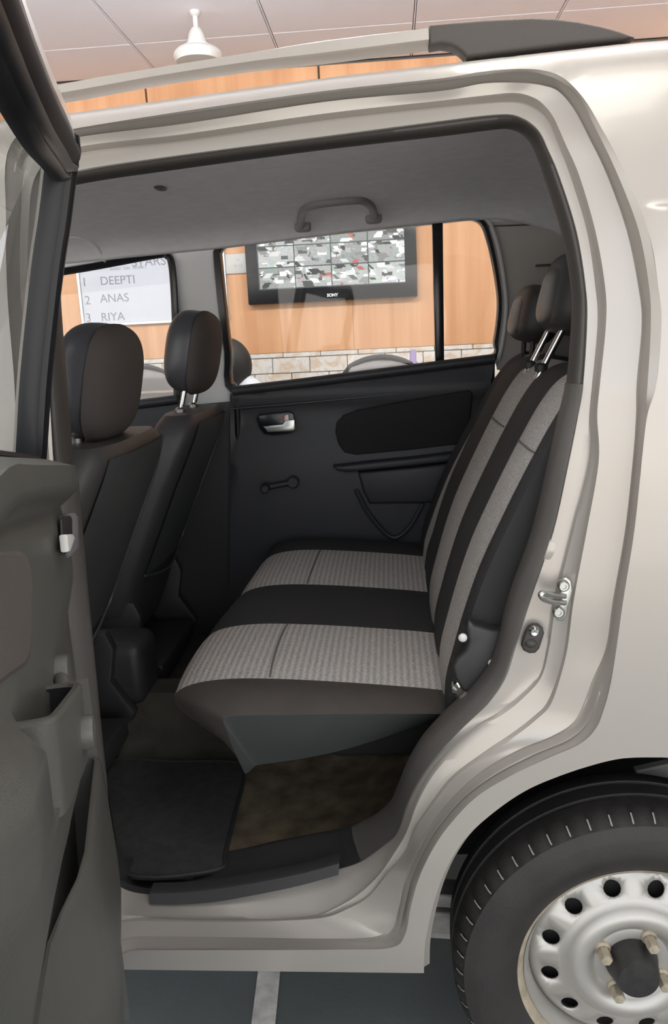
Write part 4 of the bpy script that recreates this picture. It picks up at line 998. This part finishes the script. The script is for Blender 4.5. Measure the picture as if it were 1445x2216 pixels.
# whiteboard
wbl = onY(182, 701, YW-.02); wx0, wz0 = wbl.x-.005, onY(275, 700, YW-.02).z
wx1 = wx0+.78; wz1 = wz0+.62
wb = tag(empty('whiteboard', ((wx0+wx1)/2, YW, wz0)), 'whiteboard with a handwritten list of names', 'whiteboard')
MB().box(((wx0+wx1)/2, YW-.008, (wz0+wz1)/2), (wx1-wx0, .012, wz1-wz0), .002, 1).build('board', boardm, wb)
for (cx, cz, dx, dz) in (((wx0+wx1)/2, wz0, wx1-wx0+.02, .018), ((wx0+wx1)/2, wz1, wx1-wx0+.02, .018), (wx0, (wz0+wz1)/2, .018, wz1-wz0), (wx1, (wz0+wz1)/2, .018, wz1-wz0)):
    MB().box((cx, YW-.012, cz), (dx, .022, dz), .003, 1).build('board_frame', alu, wb)
def wtext(s, px, py, size, ax='l'):
    p = onY(px, py, YW-.0145); return text_obj('writing', s, size, (p.x, YW-.0145, p.z), ink, wb, ax)
PXM = F/((onY(250, 640, YW)-CP).dot(_f))
for s_, px, py in (('1', 177, 620), ('2', 184, 659), ('3', 186, 697)): wtext(s_, px, py, 26/PXM)
for s_, px, py in (('DEEPTI', 217, 617), ('ANAS', 217, 655), ('RIYA', 219, 695)): wtext(s_, px, py, 25/PXM)
wtext('STARS', 285, 577, 27/PXM); wtext('BASED   ON   WORK )', 238, 585, 8/PXM)
# socket plate
sp_ = onY(503, 571, YW-.01)
sk_ = tag(empty('switch_plate', (sp_.x, YW, sp_.z-.06)), 'white electrical socket plate on the wood panelling', 'socket')
MB().box((sp_.x, YW-.006, sp_.z), (.17, .014, .10), .004, 2).build('plate', whitep, sk_)
MB().box((sp_.x-.05, YW-.015, sp_.z), (.022, .010, .04), .002, 1).build('rocker', whitep, sk_)
for dx, dz in ((.03, .018), (.016, -.012), (.044, -.012)): MB().lathe([(.006, -.001), (.006, .003), (0, .003)], (sp_.x+dx, YW-.0145, sp_.z+dz), 'y', 12).build('socket_hole', chplas, sk_)
# ceiling fixture
fc = onZ(421, 24, CEIL); fxp = Vector((fc.x, fc.y, CEIL))
cf = tag(empty('ceiling_fixture', (fxp.x, fxp.y, CEIL-.22)), 'white bell shaped ceiling fixture hanging on a short rod', 'ceiling fixture')
zb = lambda py: onY(425, py, fxp.y).z
MB().lathe([(.0, CEIL), (.022, CEIL), (.020, CEIL-.012), (.010, CEIL-.02), (.010, zb(60))], (fxp.x, fxp.y, 0), 'z', 24).build('rod', whitep, cf)
MB().lathe([(.010, zb(58)), (.020, zb(62)), (.030, zb(72)), (.036, zb(85)), (.042, zb(97)), (.030, zb(98))], (fxp.x, fxp.y, 0), 'z', 32).build('bell_cover', whitep, cf)
MB().lathe([(.040, zb(98)), (.062, zb(101)), (.066, zb(106)), (.085, zb(108)), (.095, zb(114)), (.10, zb(122)), (.09, zb(134)), (.0, zb(136))], (fxp.x, fxp.y, 0), 'z', 40).build('drum', whitep, cf)
# office chairs
def office_chair(x, y, rz, top, label, w=.46):
    s = tag(empty('office_chair', (x, y, 0)), label, 'chair', 'office chairs along the stone wall')
    m3 = Matrix.Rotation(rz, 3, 'Z'); L = lambda a, b, c: m3 @ Vector((a, b, 0))+Vector((x, y, c))
    # back facing +y locally (backrest at -y)
    rws = []
    for i in range(11):
        z = lerp(.56, top, i/10); ww = w/2*(1-.12*((i/10-.45)*2)**2 if i < 8 else 1-.12*((i/10-.45)*2)**2-(i-7)**2*.035)
        rws.append([L(ww*t, -.24+.05*(1-t*t)*-1-.03*i/10, z+(-.035*(t*t) if i > 7 else 0)) for t in [-1+.2*k for k in range(11)]])
    o = MB().grid(rws).build('backrest', meshg, s); sm = o.modifiers.new('t', 'SOLIDIFY'); sm.thickness = .03
    rim = [rws[i][0] for i in range(11)]+rws[10][1:-1]+[rws[i][-1] for i in range(10, -1, -1)]
    MB().tube(rim, .011, 8).build('back_frame', chplas, s)
    MB().sell(L(0, 0, .47), (.48, .46, .09), .4, .5, m3, 24, 12).build('seat', meshg, s)
    MB().tube([L(0, -.22, .44), L(0, -.29, .50), L(0, -.30, .66)], .018, 8).build('back_support', chplas, s)
    MB().tube([L(0, 0, .44), L(0, 0, .10)], .026, 12).build('gas_column', chplas, s)
    for k in range(5):
        a = 2*math.pi*k/5+.3
        MB().tube([L(0, 0, .12), L(.15*math.cos(a), .15*math.sin(a), .10), L(.28*math.cos(a), .28*math.sin(a), .07)], [.025, .02, .014], 8).build('leg', chplas, s)
        MB().sell(L(.28*math.cos(a), .28*math.sin(a), .03), (.05, .05, .06), 1, 1, nu=12, nv=8).build('caster', chplas, s)
    for k in (-1, 1): MB().tube([L(k*.25, .02, .46), L(k*.27, .0, .60), L(k*.27, -.12, .66), L(k*.27, .12, .66)], .016, 8).build('armrest', chplas, s)
    return s
ch = onY(822, 771, 2.36)
office_chair(ch.x, 2.36+.27, 0, ch.z, 'grey mesh office chair below the television')
c2_ = onY(312, 790, 2.5)
office_chair(c2_.x-.12, 2.75, .3, c2_.z, 'grey office chair below the whiteboard')
# reception shelf with a purple bottle
bt = onY(893, 757, 3.12)
MB_c = MB().box((bt.x+.1, 3.135, .50), (1.2, .18, .96), .01, 2)
ct = tag(empty('counter', (bt.x+.1, 3.13, 0)), 'narrow white counter standing against the stone wall', 'counter')
MB_c.build('carcass', whitep, ct); MB().box((bt.x+.1, 3.13, 1.0), (1.24, .20, .03), .008, 2).build('counter_top', whitep, ct)
bo = tag(empty('bottle', (bt.x, 3.12, 1.015)), 'purple plastic bottle on the white counter', 'bottle')
h = bt.z-1.015
MB().lathe([(0, 0), (.030, 0), (.032, .006), (.032, h*.42), (.026, h*.55), (.014, h*.66)], (bt.x, 3.12, 1.015), 'z', 24).build('bottle_body', purple, bo)
MB().lathe([(.014, h*.62), (.017, h*.64), (.017, h*.97), (.012, h), (0, h)], (bt.x, 3.12, 1.015), 'z', 20).build('bottle_cap', purple, bo)
# seated person
hp = onY(486, 736, 1.92)
ps = tag(empty('person', (hp.x+.28, 1.92, 0)), 'person in a white shirt bending forward on a seat', 'person')
def skin_mesh(name, verts, edges, radii, mt, parent, root=0, sub=2):
    o0 = Vector(verts[root]); me = bpy.data.meshes.new(name); me.from_pydata([Vector(v)-o0 for v in verts], edges, []); me.materials.append(mt)
    o = bpy.data.objects.new(name, me); link(o, parent, o0)
    s = o.modifiers.new('skin', 'SKIN'); s.use_smooth_shade = True
    lay = me.skin_vertices[0].data if me.skin_vertices else None
    if lay is None:
        bm = bmesh.new(); bm.from_mesh(me); bm.verts.layers.skin.verify(); bm.to_mesh(me); bm.free(); lay = me.skin_vertices[0].data
    for i, r in enumerate(radii):
        lay[i].radius = (r, r) if not isinstance(r, tuple) else r; lay[i].use_root = (i == root)
    ss = o.modifiers.new('sub', 'SUBSURF'); ss.levels = sub; ss.render_levels = sub
    return o
hx_, hy_ = hp.x-.005, 1.92
HT = hp.z
X = lambda dx, dy, z: (hx_+dx, hy_+dy, z)
V_ = [X(.33, 0, .56), X(.31, 0, .68), X(.25, 0, .82), X(.16, 0, HT-.27), X(.09, 0, HT-.21), X(.045, 0, HT-.13),
      X(.33, .09, .50), X(-.06, .11, .50), X(-.04, .11, .12), X(-.12, .11, .05),
      X(.33, -.09, .50), X(-.06, -.11, .50), X(-.04, -.11, .12), X(-.12, -.11, .05),
      X(.15, .17, HT-.29), X(.06, .22, HT-.50), X(-.12, .14, .74), X(.15, -.17, HT-.29), X(.06, -.22, HT-.50), X(-.12, -.14, .74)]
E_ = [(0,1),(1,2),(2,3),(3,4),(4,5),(0,6),(6,7),(7,8),(8,9),(0,10),(10,11),(11,12),(12,13),(3,14),(14,15),(15,16),(3,17),(17,18),(18,19)]
RD = [(.15,.12),(.14,.11),(.15,.12),(.14,.10),.06,.052,.085,.065,.045,.04,.085,.065,.045,.04,.062,.045,.03,.062,.045,.03]
skin_mesh('body', V_, E_, RD, shirt, ps)
def headw(p):
    z = p.z; return Vector((p.x*(1-.12*(z < -.04)), p.y*(1-.22*max(0, -z/.11)), z))
hc = Vector((hx_-.015, hy_, HT-.115))
MB().sell(hc, (.19, .15, .225), 1, 1, None, 28, 20, headw).build('head', skinm, ps)
MB().sell(hc+Vector((-.096, 0, -.01)), (.03, .028, .045), 1, 1, nu=12, nv=8).build('nose', skinm, ps)
for k in (-1, 1):
    MB().sell(hc+Vector((.012, k*.075, -.012)), (.035, .015, .058), 1, 1, nu=12, nv=8).build('ear', skinm, ps)
    MB().sell(hc+Vector((-.080, k*.032, .012)), (.02, .024, .012), 1, 1, nu=10, nv=8).build('eye', hairm, ps)
    base = Vector((hx_-.12, hy_+k*.14, .74))
    MB().sell(base+Vector((-.05, 0, -.01)), (.09, .07, .03), .7, .7, nu=16, nv=10).build('palm', skinm, ps)
    for j in range(4): MB().tube([base+Vector((-.085, -.026+.018*j, -.008)), base+Vector((-.12, -.027+.018*j, -.016)), base+Vector((-.14-.006*(j in (1, 2)), -.027+.018*j, -.034))], [.009, .008, .006], 8).build('finger', skinm, ps)
    MB().tube([base+Vector((-.03, -k*.03, -.01)), base+Vector((-.06, -k*.052, -.016)), base+Vector((-.085, -k*.056, -.024))], [.010, .009, .007], 8).build('thumb', skinm, ps)
MB().sell(hc+Vector((-.075, 0, -.055)), (.03, .05, .012), 1, 1, nu=12, nv=8).build('mouth', mat('lips', (.25, .10, .08), .5), ps)
MB().sell(hc+Vector((.022, 0, .022)), (.185, .166, .205), 1, 1, None, 28, 20).build('hair', hairm, ps)
for k, dyy in ((-1, -.11), (1, .11)): MB().sell((hx_-.09, hy_+dyy, .035), (.24, .09, .07), .6, .6, nu=16, nv=10).build('shoe', hairm, ps)
tr_ = MB()
st_ = tag(empty('stool', (hx_+.30, 1.92, 0)), 'black stool under the seated person', 'stool')
MB().lathe([(0, .37), (.16, .37), (.17, .38), (.17, .395), (.15, .41), (0, .41)], (hx_+.30, 1.92, 0), 'z', 32).build('seat', chplas, st_)
for k in range(4):
    a = math.pi/4+k*math.pi/2; MB().tube([(hx_+.30+.12*math.cos(a), 1.92+.12*math.sin(a), .37), (hx_+.30+.19*math.cos(a), 1.92+.19*math.sin(a), 0.005)], .014, 8).build('leg', chplas, st_)
